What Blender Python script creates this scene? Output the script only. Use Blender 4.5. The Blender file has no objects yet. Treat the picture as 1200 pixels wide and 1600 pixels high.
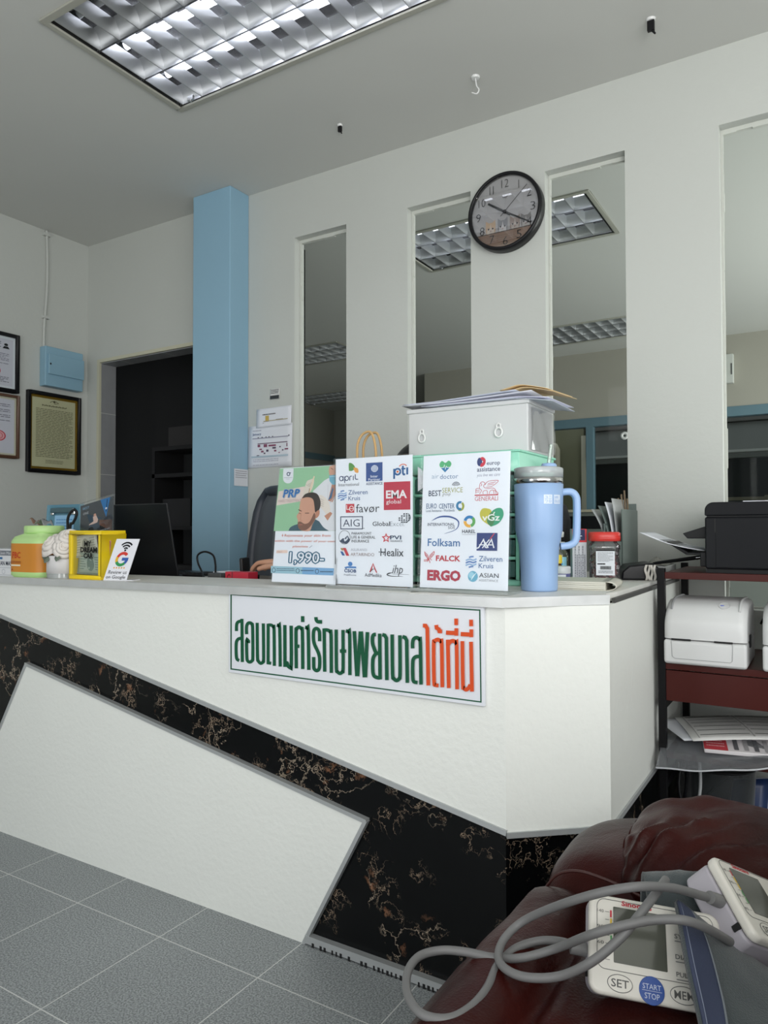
import bpy, bmesh, math, random
from mathutils import Vector, Matrix, noise
PI = math.pi
random.seed(7)
SC = bpy.context.scene
COL = SC.collection

# ------------------------------------------------------------ camera, world, light, exposure
cam_d = bpy.data.cameras.new('camera'); cam = bpy.data.objects.new('camera', cam_d); COL.objects.link(cam)
cam_d.sensor_fit = 'VERTICAL'; cam_d.sensor_height = 24.0; cam_d.lens = 24.0*1141.79/1600
cam_d.clip_start = 0.01
YAW, PITCH, ROLL = 0.548390, 0.023892, -0.002068
fw = Vector((-math.sin(YAW)*math.cos(PITCH), math.cos(YAW)*math.cos(PITCH), math.sin(PITCH)))
r0 = Vector((math.cos(YAW), math.sin(YAW), 0)); u0 = r0.cross(fw)
rt = r0*math.cos(ROLL)+u0*math.sin(ROLL); up = u0*math.cos(ROLL)-r0*math.sin(ROLL)
cam.matrix_world = Matrix(((rt.x, up.x, -fw.x, 0), (rt.y, up.y, -fw.y, 0), (rt.z, up.z, -fw.z, 0.95), (0, 0, 0, 1)))
SC.camera = cam
SC.view_settings.view_transform = 'Standard'; SC.view_settings.look = 'None'
SC.view_settings.gamma = 1.0; SC.view_settings.exposure = 0.0; SC.view_settings.use_curve_mapping = False

world = bpy.data.worlds.new('sky'); SC.world = world; world.use_nodes = True
bg = world.node_tree.nodes['Background']; bg.inputs[0].default_value = (0.90, 0.95, 1.0, 1); bg.inputs[1].default_value = 0.9

def area(name, loc, rot, sx, sy, power, col):
    d = bpy.data.lights.new(name, 'AREA'); d.shape = 'RECTANGLE'; d.size = sx; d.size_y = sy; d.energy = power; d.color = col
    o = bpy.data.objects.new(name, d); o.location = loc; o.rotation_euler = rot; COL.objects.link(o); return o
# daylight through the wide shop front behind and beside the camera, and from the street side of the next room, plus one added fill
area('daylight_front', (.98, -1.06, 1.15), (math.radians(90), 0, 0), 1.25, 1.9, 62, (1.0, 0.99, 0.972))
area('added_front_fill', (-1.22, -1.06, 1.10), (math.radians(90), 0, 0), .50, 1.9, 12.5, (1.0, 0.99, 0.972))  # added fill strip brightening the counter front and floor; no door stands here
area('daylight_side', (1.60, -.10, 1.15), (0, math.radians(90), 0), 1.9, 1.9, 38, (1.0, 0.99, 0.972))
area('daylight_next_room', (1.55, 4.10, 1.30), (0, math.radians(90), 0), 1.6, 2.4, 84, (0.98, 1.0, 0.95))

# ------------------------------------------------------------ materials
def lin(c):
    c = c/255.0
    return c/12.92 if c <= 0.04045 else ((c+0.055)/1.055)**2.4
def rgb(c):
    if isinstance(c, str):
        c = c.lstrip('#'); c = tuple(int(c[i:i+2], 16) for i in (0, 2, 4))
    return (lin(c[0]), lin(c[1]), lin(c[2]), 1)
MATS = {}
def mat(name, c, rough=0.5, metal=0.0, bump=None, vary=None, spec=0.5, coat=0.0, sheen=0.0, trans=0.0, emit=None):
    """Principled material; bump = (noise scale, strength), vary = (noise scale, amount) mottles the colour."""
    if name in MATS: return MATS[name]
    m = bpy.data.materials.new(name); m.use_nodes = True; nt = m.node_tree; p = nt.nodes['Principled BSDF']
    p.inputs['Base Color'].default_value = rgb(c); p.inputs['Roughness'].default_value = rough
    p.inputs['Metallic'].default_value = metal; p.inputs['Specular IOR Level'].default_value = spec
    if coat: p.inputs['Coat Weight'].default_value = coat; p.inputs['Coat Roughness'].default_value = 0.12
    if sheen: p.inputs['Sheen Weight'].default_value = sheen
    if trans: p.inputs['Transmission Weight'].default_value = trans
    if emit: p.inputs['Emission Color'].default_value = rgb(c); p.inputs['Emission Strength'].default_value = emit
    if bump or vary:
        tc = nt.nodes.new('ShaderNodeTexCoord')
    if bump:
        n = nt.nodes.new('ShaderNodeTexNoise'); n.inputs['Scale'].default_value = bump[0]; n.inputs['Detail'].default_value = 4
        b = nt.nodes.new('ShaderNodeBump'); b.inputs['Strength'].default_value = bump[1]; b.inputs['Distance'].default_value = bump[2] if len(bump) > 2 else 0.002
        nt.links.new(tc.outputs['Object'], n.inputs['Vector']); nt.links.new(n.outputs['Fac'], b.inputs['Height']); nt.links.new(b.outputs[0], p.inputs['Normal'])
    if vary:
        n = nt.nodes.new('ShaderNodeTexNoise'); n.inputs['Scale'].default_value = vary[0]; n.inputs['Detail'].default_value = 5
        mx = nt.nodes.new('ShaderNodeMix'); mx.data_type = 'RGBA'
        q = rgb(c); mx.inputs[6].default_value = [v*(1-vary[1]) for v in q[:3]]+[1]; mx.inputs[7].default_value = [min(1, v*(1+vary[1])) for v in q[:3]]+[1]
        nt.links.new(tc.outputs['Object'], n.inputs['Vector']); nt.links.new(n.outputs['Fac'], mx.inputs[0]); nt.links.new(mx.outputs[2], p.inputs['Base Color'])
    MATS[name] = m; return m
def ink(c):
    return mat('print '+str(c), c, 0.55, spec=0.3)
def clear(name, c=(235, 245, 245), opacity=0.08, rough=0.03, gloss=0.05, ior=1.45, tint=.35):
    """thin clear sheet: mostly lets light straight through, a little tinted body and a glossy skin"""
    if name in MATS: return MATS[name]
    m = bpy.data.materials.new(name); m.use_nodes = True; nt = m.node_tree
    for n in list(nt.nodes): nt.nodes.remove(n)
    o = nt.nodes.new('ShaderNodeOutputMaterial'); t = nt.nodes.new('ShaderNodeBsdfTransparent'); d = nt.nodes.new('ShaderNodeBsdfDiffuse'); g = nt.nodes.new('ShaderNodeBsdfGlossy')
    t.inputs[0].default_value = [1-(1-v)*tint for v in rgb(c)[:3]]+[1]; d.inputs[0].default_value = rgb(c); g.inputs['Roughness'].default_value = rough
    a = nt.nodes.new('ShaderNodeMixShader'); b = nt.nodes.new('ShaderNodeMixShader'); f = nt.nodes.new('ShaderNodeFresnel'); f.inputs[0].default_value = ior
    ma = nt.nodes.new('ShaderNodeMath'); ma.operation = 'ADD'; ma.inputs[1].default_value = gloss; ma.use_clamp = True
    a.inputs[0].default_value = opacity; nt.links.new(t.outputs[0], a.inputs[1]); nt.links.new(d.outputs[0], a.inputs[2])
    nt.links.new(f.outputs[0], ma.inputs[0]); nt.links.new(ma.outputs[0], b.inputs[0]); nt.links.new(a.outputs[0], b.inputs[1]); nt.links.new(g.outputs[0], b.inputs[2])
    nt.links.new(b.outputs[0], o.inputs[0]); MATS[name] = m; return m

W_WALL = mat('white wall paint', (192, 195, 190), 0.6, bump=(55, 0.35), vary=(2, 0.02))
W_CEIL = mat('ceiling paint', (206, 207, 203), 0.7, bump=(12, 0.06))
W_COUNTER = mat('counter stucco paint', (234, 236, 231), 0.55, bump=(70, 0.6), vary=(5, 0.02))
BLUE = mat('pale blue wall paint', (142, 180, 202), 0.45, bump=(40, 0.1))
FRAMEBLUE = mat('blue frame paint', (92, 120, 132), 0.4)
ALU = mat('aluminium', (190, 193, 195), 0.28, 1.0, bump=(30, 0.05))
TRIMM = mat('brushed metal trim', (186, 189, 190), 0.4, 0.45, bump=(25, 0.15))
STEEL = mat('polished steel', (205, 205, 205), 0.18, 1.0)
BLACKM = mat('black plastic', (20, 20, 23), 0.38, spec=.3)
BLACKMAT = mat('matte black', (14, 14, 16), 0.7)
WHITEP = mat('white plastic', (226, 227, 226), 0.32)
PAPER = mat('white paper', (222, 225, 232), 0.7)
ACRYL = clear('clear acrylic', opacity=0.012, gloss=0.008, ior=1.15, tint=.06)
GLASS = clear('window glass', (220, 235, 230), 0.0, 0.0, 0.0, ior=1.12, tint=.12)
REDWOOD = mat('red brown laminate', (68, 26, 22), 0.35, spec=.25, vary=(9, 0.10))

def nodes_mat(name):
    m = bpy.data.materials.new(name); m.use_nodes = True; MATS[name] = m
    return m, m.node_tree, m.node_tree.nodes['Principled BSDF']
def N(nt, t, **k):
    n = nt.nodes.new('ShaderNode'+t)
    for a, v in k.items(): setattr(n, a, v)
    return n
# floor tiles: 0.30 m grey speckled tiles with thin pale grout
TILE, TX, TY = 0.3004, -1.9516, 1.2013
FLOORM, nt, p = nodes_mat('grey floor tile')
tc = N(nt, 'TexCoord'); sx = N(nt, 'SeparateXYZ'); nt.links.new(tc.outputs['Object'], sx.inputs[0])
edge = []
for ax, off in ((0, TX), (1, TY)):
    a = N(nt, 'Math', operation='SUBTRACT'); nt.links.new(sx.outputs[ax], a.inputs[0]); a.inputs[1].default_value = off-TILE*40
    b = N(nt, 'Math', operation='DIVIDE'); nt.links.new(a.outputs[0], b.inputs[0]); b.inputs[1].default_value = TILE
    c = N(nt, 'Math', operation='FRACT'); nt.links.new(b.outputs[0], c.inputs[0])
    d = N(nt, 'Math', operation='SUBTRACT'); nt.links.new(c.outputs[0], d.inputs[0]); d.inputs[1].default_value = 0.5
    e = N(nt, 'Math', operation='ABSOLUTE'); nt.links.new(d.outputs[0], e.inputs[0]); edge.append(e)
mx = N(nt, 'Math', operation='MAXIMUM'); nt.links.new(edge[0].outputs[0], mx.inputs[0]); nt.links.new(edge[1].outputs[0], mx.inputs[1])
gr = N(nt, 'Math', operation='GREATER_THAN'); nt.links.new(mx.outputs[0], gr.inputs[0]); gr.inputs[1].default_value = 0.5-0.0013/TILE
n1 = N(nt, 'TexNoise'); n1.inputs['Scale'].default_value = 260; n1.inputs['Detail'].default_value = 2
n2 = N(nt, 'TexNoise'); n2.inputs['Scale'].default_value = 3
nt.links.new(tc.outputs['Object'], n1.inputs[0]); nt.links.new(tc.outputs['Object'], n2.inputs[0])
cr = N(nt, 'ValToRGB'); cr.color_ramp.elements[0].position = .38; cr.color_ramp.elements[1].position = .62
cr.color_ramp.elements[0].color = rgb((120, 125, 127)); cr.color_ramp.elements[1].color = rgb((172, 177, 179)); nt.links.new(n1.outputs['Fac'], cr.inputs[0])
m2 = N(nt, 'Mix', data_type='RGBA', blend_type='MULTIPLY'); m2.inputs[0].default_value = .25; nt.links.new(cr.outputs[0], m2.inputs[6]); nt.links.new(n2.outputs['Fac'], m2.inputs[7])
m3 = N(nt, 'Mix', data_type='RGBA'); nt.links.new(gr.outputs[0], m3.inputs[0]); nt.links.new(m2.outputs[2], m3.inputs[6]); m3.inputs[7].default_value = rgb((205, 206, 204))
nt.links.new(m3.outputs[2], p.inputs['Base Color']); p.inputs['Roughness'].default_value = 0.5
bp = N(nt, 'Bump', invert=True); bp.inputs['Strength'].default_value = .5; bp.inputs['Distance'].default_value = .002; nt.links.new(gr.outputs[0], bp.inputs['Height']); nt.links.new(bp.outputs[0], p.inputs['Normal'])

# black marble with broken brown and pale veins
MARBLE, nt, p = nodes_mat('black veined marble')
tc = N(nt, 'TexCoord')
dn = N(nt, 'TexNoise'); dn.inputs['Scale'].default_value = 7; dn.inputs['Detail'].default_value = 6; dn.inputs['Roughness'].default_value = .65
nt.links.new(tc.outputs['Object'], dn.inputs['Vector'])
vm = N(nt, 'VectorMath', operation='MULTIPLY_ADD'); nt.links.new(dn.outputs['Color'], vm.inputs[0]); vm.inputs[1].default_value = (.28, .28, .28); nt.links.new(tc.outputs['Object'], vm.inputs[2])
def vein(scale, thr):
    v = N(nt, 'TexVoronoi', feature='DISTANCE_TO_EDGE'); v.inputs['Scale'].default_value = scale; nt.links.new(vm.outputs[0], v.inputs['Vector'])
    g = N(nt, 'ValToRGB'); g.color_ramp.elements[0].position = 0; g.color_ramp.elements[0].color = (1, 1, 1, 1); g.color_ramp.elements[1].position = thr; g.color_ramp.elements[1].color = (0, 0, 0, 1)
    nt.links.new(v.outputs['Distance'], g.inputs[0]); return g
def gate(scale, lo, hi, seed):
    o = N(nt, 'VectorMath', operation='ADD'); o.inputs[1].default_value = (seed, seed*1.7, seed*.6); nt.links.new(tc.outputs['Object'], o.inputs[0])
    n = N(nt, 'TexNoise'); n.inputs['Scale'].default_value = scale; n.inputs['Detail'].default_value = 4; nt.links.new(o.outputs[0], n.inputs['Vector'])
    g = N(nt, 'ValToRGB'); g.color_ramp.elements[0].position = lo; g.color_ramp.elements[1].position = hi; nt.links.new(n.outputs['Fac'], g.inputs[0]); return g
v1 = vein(7.5, .016); v2 = vein(19, .026); g1 = gate(5, .485, .56, 3.1); g2 = gate(9, .52, .59, 9.4); g3 = gate(16, .60, .68, 5.2)
def mul(a, b):
    m = N(nt, 'Math', operation='MULTIPLY'); nt.links.new(a, m.inputs[0]); nt.links.new(b, m.inputs[1]); return m.outputs[0]
k1 = mul(v1.outputs[0], g1.outputs[0]); k2 = mul(v2.outputs[0], g2.outputs[0])
vb = vein(13, .11); k3 = mul(mul(vb.outputs[0], g3.outputs[0]), g1.outputs[0])
c1 = N(nt, 'Mix', data_type='RGBA'); c1.inputs[6].default_value = rgb((7, 8, 9)); c1.inputs[7].default_value = rgb((165, 150, 132)); nt.links.new(k1, c1.inputs[0])
c2 = N(nt, 'Mix', data_type='RGBA'); c2.inputs[7].default_value = rgb((158, 138, 118)); nt.links.new(k2, c2.inputs[0]); nt.links.new(c1.outputs[2], c2.inputs[6])
c3 = N(nt, 'Mix', data_type='RGBA'); c3.inputs[7].default_value = rgb((135, 95, 70)); nt.links.new(k3, c3.inputs[0]); nt.links.new(c2.outputs[2], c3.inputs[6])
nt.links.new(c3.outputs[2], p.inputs['Base Color']); p.inputs['Roughness'].default_value = .2; p.inputs['Specular IOR Level'].default_value = .25

# creased dark red-brown leather
LEATHER, nt, p = nodes_mat('dark brown leather')
tc = N(nt, 'TexCoord')
a = N(nt, 'TexNoise'); a.inputs['Scale'].default_value = 18; a.inputs['Detail'].default_value = 8; a.inputs['Distortion'].default_value = .8
b = N(nt, 'TexVoronoi'); b.inputs['Scale'].default_value = 330
c = N(nt, 'TexNoise'); c.inputs['Scale'].default_value = 5; c.inputs['Detail'].default_value = 5
for q in (a, b, c): nt.links.new(tc.outputs['Object'], q.inputs['Vector'])
ad = N(nt, 'Math', operation='MULTIPLY_ADD'); nt.links.new(b.outputs['Distance'], ad.inputs[0]); ad.inputs[1].default_value = .12; nt.links.new(a.outputs['Fac'], ad.inputs[2])
bp = N(nt, 'Bump'); bp.inputs['Strength'].default_value = .35; bp.inputs['Distance'].default_value = .006; nt.links.new(ad.outputs[0], bp.inputs['Height']); nt.links.new(bp.outputs[0], p.inputs['Normal'])
cr = N(nt, 'ValToRGB'); cr.color_ramp.elements[0].color = rgb((30, 8, 7)); cr.color_ramp.elements[1].color = rgb((64, 20, 16)); cr.color_ramp.elements[0].position = .3; cr.color_ramp.elements[1].position = .75
nt.links.new(c.outputs['Fac'], cr.inputs[0]); nt.links.new(cr.outputs[0], p.inputs['Base Color'])
p.inputs['Roughness'].default_value = .36; p.inputs['Specular IOR Level'].default_value = .14

# ------------------------------------------------------------ mesh building
class MB:
    def __init__(s): s.v = []; s.f = []; s.i = []; s.sm = []; s.mats = []; s.X = None
    def mi(s, m):
        if m not in s.mats: s.mats.append(m)
        return s.mats.index(m)
    def add(s, vs, fs, m, smooth=False):
        o = len(s.v); k = s.mi(m)
        for v in vs:
            v = Vector(v); s.v.append(tuple(s.X @ v) if s.X is not None else tuple(v))
        for f in fs: s.f.append([o+q for q in f]); s.i.append(k); s.sm.append(smooth)
        return s
    def box(s, x0, y0, z0, x1, y1, z1, m):
        vs = [(x, y, z) for z in (z0, z1) for y in (y0, y1) for x in (x0, x1)]
        return s.add(vs, [(0, 2, 3, 1), (4, 5, 7, 6), (0, 1, 5, 4), (2, 6, 7, 3), (0, 4, 6, 2), (1, 3, 7, 5)], m)
    def prism(s, poly, h0, h1, m, fn=None, smooth=False):
        """poly (2-D) extruded between h0 and h1; fn(a, b, h) gives the 3-D point (default x, y, z)"""
        fn = fn or (lambda a, b, h: (a, b, h)); n = len(poly)
        vs = [fn(a, b, h0) for a, b in poly]+[fn(a, b, h1) for a, b in poly]
        s.add(vs, [list(range(n))[::-1], [n+i for i in range(n)]], m)
        return s.add(vs, [(i, (i+1) % n, n+(i+1) % n, n+i) for i in range(n)], m, smooth)
    def cyl(s, a, b, r0, r1, m, n=20, caps=True):
        a = Vector(a); b = Vector(b); d = (b-a).normalized(); t = Vector((0, 0, 1)) if abs(d.z) < .9 else Vector((1, 0, 0))
        p = d.cross(t).normalized(); q = d.cross(p)
        vs = [a+(p*math.cos(2*PI*i/n)+q*math.sin(2*PI*i/n))*r0 for i in range(n)]+[b+(p*math.cos(2*PI*i/n)+q*math.sin(2*PI*i/n))*r1 for i in range(n)]
        s.add(vs, [(i, (i+1) % n, n+(i+1) % n, n+i) for i in range(n)], m, True)
        if caps: s.add(vs, [list(range(n))[::-1], [n+i for i in range(n)]], m)
        return s
    def lathe(s, prof, m, c=(0, 0, 0), n=40, sq=None):
        """prof = [(r, z)...] turned round z; sq = superellipse power for squarish jars"""
        vs = []
        for r, z in prof:
            for i in range(n):
                t = 2*PI*i/n; ct, st = math.cos(t), math.sin(t)
                if sq:
                    k = (abs(ct)**sq+abs(st)**sq)**(-1/sq)
                    ct *= k; st *= k
                vs.append((c[0]+r*ct, c[1]+r*st, c[2]+z))
        fs = []
        for j in range(len(prof)-1):
            for i in range(n): fs.append((j*n+i, j*n+(i+1) % n, (j+1)*n+(i+1) % n, (j+1)*n+i))
        s.add(vs, fs, m, True); L = len(prof)
        caps = []
        if prof[0][0] > 1e-5: caps.append(list(range(n))[::-1])
        if prof[-1][0] > 1e-5: caps.append([(L-1)*n+i for i in range(n)])
        if caps: s.add(vs, caps, m)
        return s
    def tube(s, pts, r, m, n=10, closed=False, caps=True):
        P = [Vector(p) for p in pts]; L = len(P); vs = []; prev = None
        for i in range(L):
            a = P[i-1] if (i > 0 or closed) else P[i]; b = P[(i+1) % L] if (i < L-1 or closed) else P[i]
            d = (b-a).normalized()
            if prev is None:
                t = Vector((0, 0, 1)) if abs(d.z) < .9 else Vector((1, 0, 0)); u = d.cross(t).normalized()
            else:
                u = prev-d*prev.dot(d)
                u = u.normalized() if u.length > 1e-6 else d.orthogonal().normalized()
            prev = u; w = d.cross(u); rr = r[i] if isinstance(r, (list, tuple)) else r
            for k in range(n): vs.append(P[i]+(u*math.cos(2*PI*k/n)+w*math.sin(2*PI*k/n))*rr)
        fs = []
        for i in range(L if closed else L-1):
            j = (i+1) % L
            for k in range(n): fs.append((i*n+k, i*n+(k+1) % n, j*n+(k+1) % n, j*n+k))
        s.add(vs, fs, m, True)
        if caps and not closed: s.add(vs, [list(range(n))[::-1], [(L-1)*n+k for k in range(n)]], m)
        return s
    def grid(s, nu, nv, fn, m, smooth=True, closed_u=False):
        vs = [fn(i/nu, j/nv) for j in range(nv+1) for i in range(nu+1)]
        fs = [(j*(nu+1)+i, j*(nu+1)+i+1, (j+1)*(nu+1)+i+1, (j+1)*(nu+1)+i) for j in range(nv) for i in range(nu)]
        return s.add(vs, fs, m, smooth)
    def build(s, name, parent=None, bevel=0, seg=2, sub=0, solid=0, loc=None):
        me = bpy.data.meshes.new(name); me.from_pydata(s.v, [], s.f); me.update()
        for m in s.mats: me.materials.append(m)
        me.polygons.foreach_set('material_index', s.i); me.polygons.foreach_set('use_smooth', s.sm)
        o = bpy.data.objects.new(name, me); COL.objects.link(o)
        if parent is not None: o.parent = parent
        if loc: o.location = loc
        if solid: md = o.modifiers.new('solid', 'SOLIDIFY'); md.thickness = solid; md.offset = 0
        if bevel:
            bm = bmesh.new(); bm.from_mesh(me); bmesh.ops.remove_doubles(bm, verts=bm.verts, dist=1e-6); bmesh.ops.recalc_face_normals(bm, faces=bm.faces); bm.to_mesh(me); bm.free()
            md = o.modifiers.new('bevel', 'BEVEL'); md.width = bevel; md.segments = seg; md.limit_method = 'ANGLE'; md.angle_limit = math.radians(40)
            for pl in me.polygons: pl.use_smooth = True
            md2 = o.modifiers.new('wn', 'WEIGHTED_NORMAL'); md2.keep_sharp = False
        if sub: md = o.modifiers.new('sub', 'SUBSURF'); md.levels = sub; md.render_levels = sub
        return o
def box(x0, y0, z0, x1, y1, z1, m): return MB().box(x0, y0, z0, x1, y1, z1, m)

def tag(o, label=None, cat=None, group=None, kind=None):
    if label: o['label'] = label
    if cat: o['category'] = cat
    if group: o['group'] = group
    if kind: o['kind'] = kind
    return o
def thing(name, label, cat, loc=(0, 0, 0), rot=(0, 0, 0), group=None):
    o = bpy.data.objects.new(name, None); o.empty_display_size = .05; COL.objects.link(o); o.location = loc; o.rotation_euler = rot
    return tag(o, label, cat, group)
def struct(o): o['kind'] = 'structure'; return o
def dup(root, loc, rot=None, label=None):
    r = root.copy(); COL.objects.link(r); r.location = loc
    if rot: r.rotation_euler = rot
    if label: r['label'] = label
    for c in [o for o in SC.objects if o.parent == root]:
        k = c.copy(); COL.objects.link(k); k.parent = r
        for d in [o for o in SC.objects if o.parent == c]:
            e = d.copy(); COL.objects.link(e); e.parent = k
    return r
def smooth_path(pts, k=6):
    P = [Vector(p) for p in pts]; out = []
    for i in range(len(P)-1):
        a = P[max(i-1, 0)]; b = P[i]; c = P[i+1]; d = P[min(i+2, len(P)-1)]
        for j in range(k):
            t = j/k
            out.append(0.5*((2*b)+(c-a)*t+(2*a-5*b+4*c-d)*t*t+(3*b-a-3*c+d)*t**3))
    out.append(P[-1]); return out
def smooth2(pts, k=5): return [(p.x, p.y) for p in smooth_path([(a, b, 0) for a, b in pts], k)]

# ------------------------------------------------------------ flat printed art
TXT = {}
def text_mesh(s, bold=0.0, shear=0.0):
    key = (s, bold, shear)
    if key in TXT: return TXT[key]
    cu = bpy.data.curves.new('lettering', 'FONT'); cu.body = s; cu.resolution_u = 2; cu.offset = bold; cu.shear = shear; cu.fill_mode = 'FRONT'
    ob = bpy.data.objects.new('lettering', cu); me = ob.to_mesh()
    vs = [(v.co.x, v.co.y) for v in me.vertices]; fs = [list(pl.vertices) for pl in me.polygons]
    ob.to_mesh_clear(); bpy.data.objects.remove(ob); bpy.data.curves.remove(cu)
    if vs:
        x0 = min(v[0] for v in vs); x1 = max(v[0] for v in vs); y0 = min(v[1] for v in vs); y1 = max(v[1] for v in vs)
        vs = [((a-x0)/max(x1-x0, 1e-6), (b-y0)/max(y1-y0, 1e-6)) for a, b in vs]
    TXT[key] = (vs, fs); return TXT[key]
def solve8(src, dst):
    A = []
    for (x, y), (u, v) in zip(src, dst):
        A.append([x, y, 1, 0, 0, 0, -u*x, -u*y, u]); A.append([0, 0, 0, x, y, 1, -v*x, -v*y, v])
    n = 8
    for i in range(n):
        p = max(range(i, n), key=lambda r: abs(A[r][i])); A[i], A[p] = A[p], A[i]
        for r in range(n):
            if r != i:
                k = A[r][i]/A[i][i]
                for c in range(i, n+1): A[r][c] -= k*A[i][c]
    return [A[i][n]/A[i][i] for i in range(n)]
class Art:
    """Draws on a flat sheet w x h. Coordinates are those of a sketch whose corners TL, TR, BL, BR are given (y down);
    a point becomes sheet (u right, v up) and then fn(u, v, lift)."""
    def __init__(s, corners, w, h, fn):
        s.H = solve8(corners, [(0, h), (w, h), (0, 0), (w, 0)]); s.fn = fn; s.mb = MB(); s.lift = 0.0004; s.loc = None; s.step = 0.00004
    def raw(s, x, y):
        a = s.H; d = a[6]*x+a[7]*y+1
        return ((a[0]*x+a[1]*y+a[2])/d, (a[3]*x+a[4]*y+a[5])/d)
    def at(s, cx, cy):
        """draw upright round this sketch point"""
        s.up(); c = s.raw(cx, cy); e = s.raw(cx+1, cy); g = s.raw(cx, cy+1)
        s.loc = (cx, cy, c, e[0]-c[0], c[1]-g[1]); return s
    def free(s): s.loc = None; return s
    def p(s, x, y):
        if s.loc:
            cx, cy, c, sx, sy = s.loc; u, v = c[0]+(x-cx)*sx, c[1]-(y-cy)*sy
        else: u, v = s.raw(x, y)
        return s.fn(u, v, s.lift)
    hold = False
    def up(s):
        if not s.hold: s.lift += s.step
    def poly(s, pts, c):
        s.up(); s.mb.add([s.p(*q) for q in pts], [list(range(len(pts)))], ink(c) if not hasattr(c, 'name') else c); return s
    def rect(s, x0, y0, x1, y1, c): return s.poly([(x0, y0), (x1, y0), (x1, y1), (x0, y1)], c)
    def circ(s, x, y, rx, c, ry=None, n=24):
        ry = ry or rx; return s.poly([(x+rx*math.cos(2*PI*i/n), y+ry*math.sin(2*PI*i/n)) for i in range(n)], c)
    def line(s, pts, w, c, closed=False):
        s.up(); n = len(pts); L = []; Rr = []
        for i in range(n):
            a = pts[i-1] if (i or closed) else pts[i]; b = pts[(i+1) % n] if (i < n-1 or closed) else pts[i]; q = pts[i]
            d1 = Vector((q[0]-a[0], q[1]-a[1])); d2 = Vector((b[0]-q[0], b[1]-q[1]))
            if d1.length < 1e-9: d1 = d2
            if d2.length < 1e-9: d2 = d1
            d1.normalize(); d2.normalize(); t = d1+d2
            t = t.normalized() if t.length > 1e-3 else d1
            k = min(1/max(t.dot(d1), .4), 2.2); nx, ny = -t.y*w/2*k, t.x*w/2*k
            L.append((q[0]+nx, q[1]+ny)); Rr.append((q[0]-nx, q[1]-ny))
        vs = [s.p(*q) for q in L+Rr]
        s.mb.add(vs, [(i, (i+1) % n, n+(i+1) % n, n+i) for i in range(n if closed else n-1)], ink(c) if not hasattr(c, 'name') else c); return s
    def arc(s, x, y, rx, ry, a0, a1, w, c, n=18):
        return s.line([(x+rx*math.cos(math.radians(a0+(a1-a0)*i/n)), y+ry*math.sin(math.radians(a0+(a1-a0)*i/n))) for i in range(n+1)], w, c)
    def swoosh(s, pts, ws, c):
        """a stroke whose width changes along it"""
        s.up(); n = len(pts); L = []; R_ = []
        for i in range(n):
            a = pts[max(i-1, 0)]; b = pts[min(i+1, n-1)]; d = Vector((b[0]-a[0], b[1]-a[1])).normalized()
            L.append((pts[i][0]-d.y*ws[i]/2, pts[i][1]+d.x*ws[i]/2)); R_.append((pts[i][0]+d.y*ws[i]/2, pts[i][1]-d.x*ws[i]/2))
        s.mb.add([s.p(*q) for q in L+R_], [(i, i+1, n+i+1, n+i) for i in range(n-1)], ink(c)); return s
    def text(s, t, x0, y0, x1, y1, c, bold=0.0, shear=0.0, keep=False):
        if not keep: s.at((x0+x1)/2, (y0+y1)/2)
        else: s.up()
        vs, fs = text_mesh(t, bold, shear)
        if vs: s.mb.add([s.p(x0+a*(x1-x0), y1-b*(y1-y0)) for a, b in vs], fs, ink(c) if not hasattr(c, 'name') else c)
        return s
    def scribble(s, x0, y0, x1, y1, rows, c, fill=.8, h=.35, words=True):
        """rows of small unreadable print"""
        st = (y1-y0)/rows; s.up(); s.hold = True
        for r in range(rows):
            y = y0+r*st; x = x0; end = x1-(x1-x0)*(random.random()*(1-fill)*2 if r % 3 == 2 else 0)
            if not words: s.rect(x0, y, end, y+st*h, c); continue
            while x < end:
                w = (x1-x0)*random.uniform(.05, .16); s.rect(x, y, min(x+w, end), y+st*h, c); x += w+(x1-x0)*.018
        s.hold = False; return s
    def part(s, name, parent, label=None):
        o = s.mb.build(name, parent)
        if label: o['label'] = label
        s.mb = MB(); return o
def front(dx=0, dy=0, dz=0):
    """art on a sheet facing -y, lower left corner at (dx, dy, dz)"""
    return lambda u, v, l: (dx+u, dy-l, dz+v)
# ============================================================ THE SETTING
H = 2.359; YW = 2.308; YM = 2.358; XL = -3.131; YF = -1.10
FIX = [(-1.340, 1.4556), (-1.340, 3.2604), (-1.480, 5.186), (-3.640, 4.711), (-4.49, 6.336)]     # centres of the troffer lights, 0.984 x 0.496
FL, FWD = 0.984, 0.496

def cells(u0, u1, v0, v1, holes):
    us = sorted({u0, u1, *[h[k] for h in holes for k in (0, 1)]}); vs = sorted({v0, v1, *[h[k] for h in holes for k in (2, 3)]})
    for i in range(len(us)-1):
        for j in range(len(vs)-1):
            a, b, c, d = us[i], us[i+1], vs[j], vs[j+1]; m, n = (a+b)/2, (c+d)/2
            if m < u0 or m > u1 or n < v0 or n > v1: continue
            if any(h[0] < m < h[1] and h[2] < n < h[3] for h in holes): continue
            yield a, b, c, d

struct(box(-5.3, -1.3, -.04, 1.75, 7.3, 0, FLOORM).build('floor'))
b = MB()
for x0, x1, y0, y1 in cells(-5.3, 1.75, -1.3, 7.3, [(cx-FL/2, cx+FL/2, cy-FWD/2, cy+FWD/2) for cx, cy in FIX]): b.box(x0, y0, H, x1, y1, H+.12, W_CEIL)
struct(b.build('ceiling'))
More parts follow.
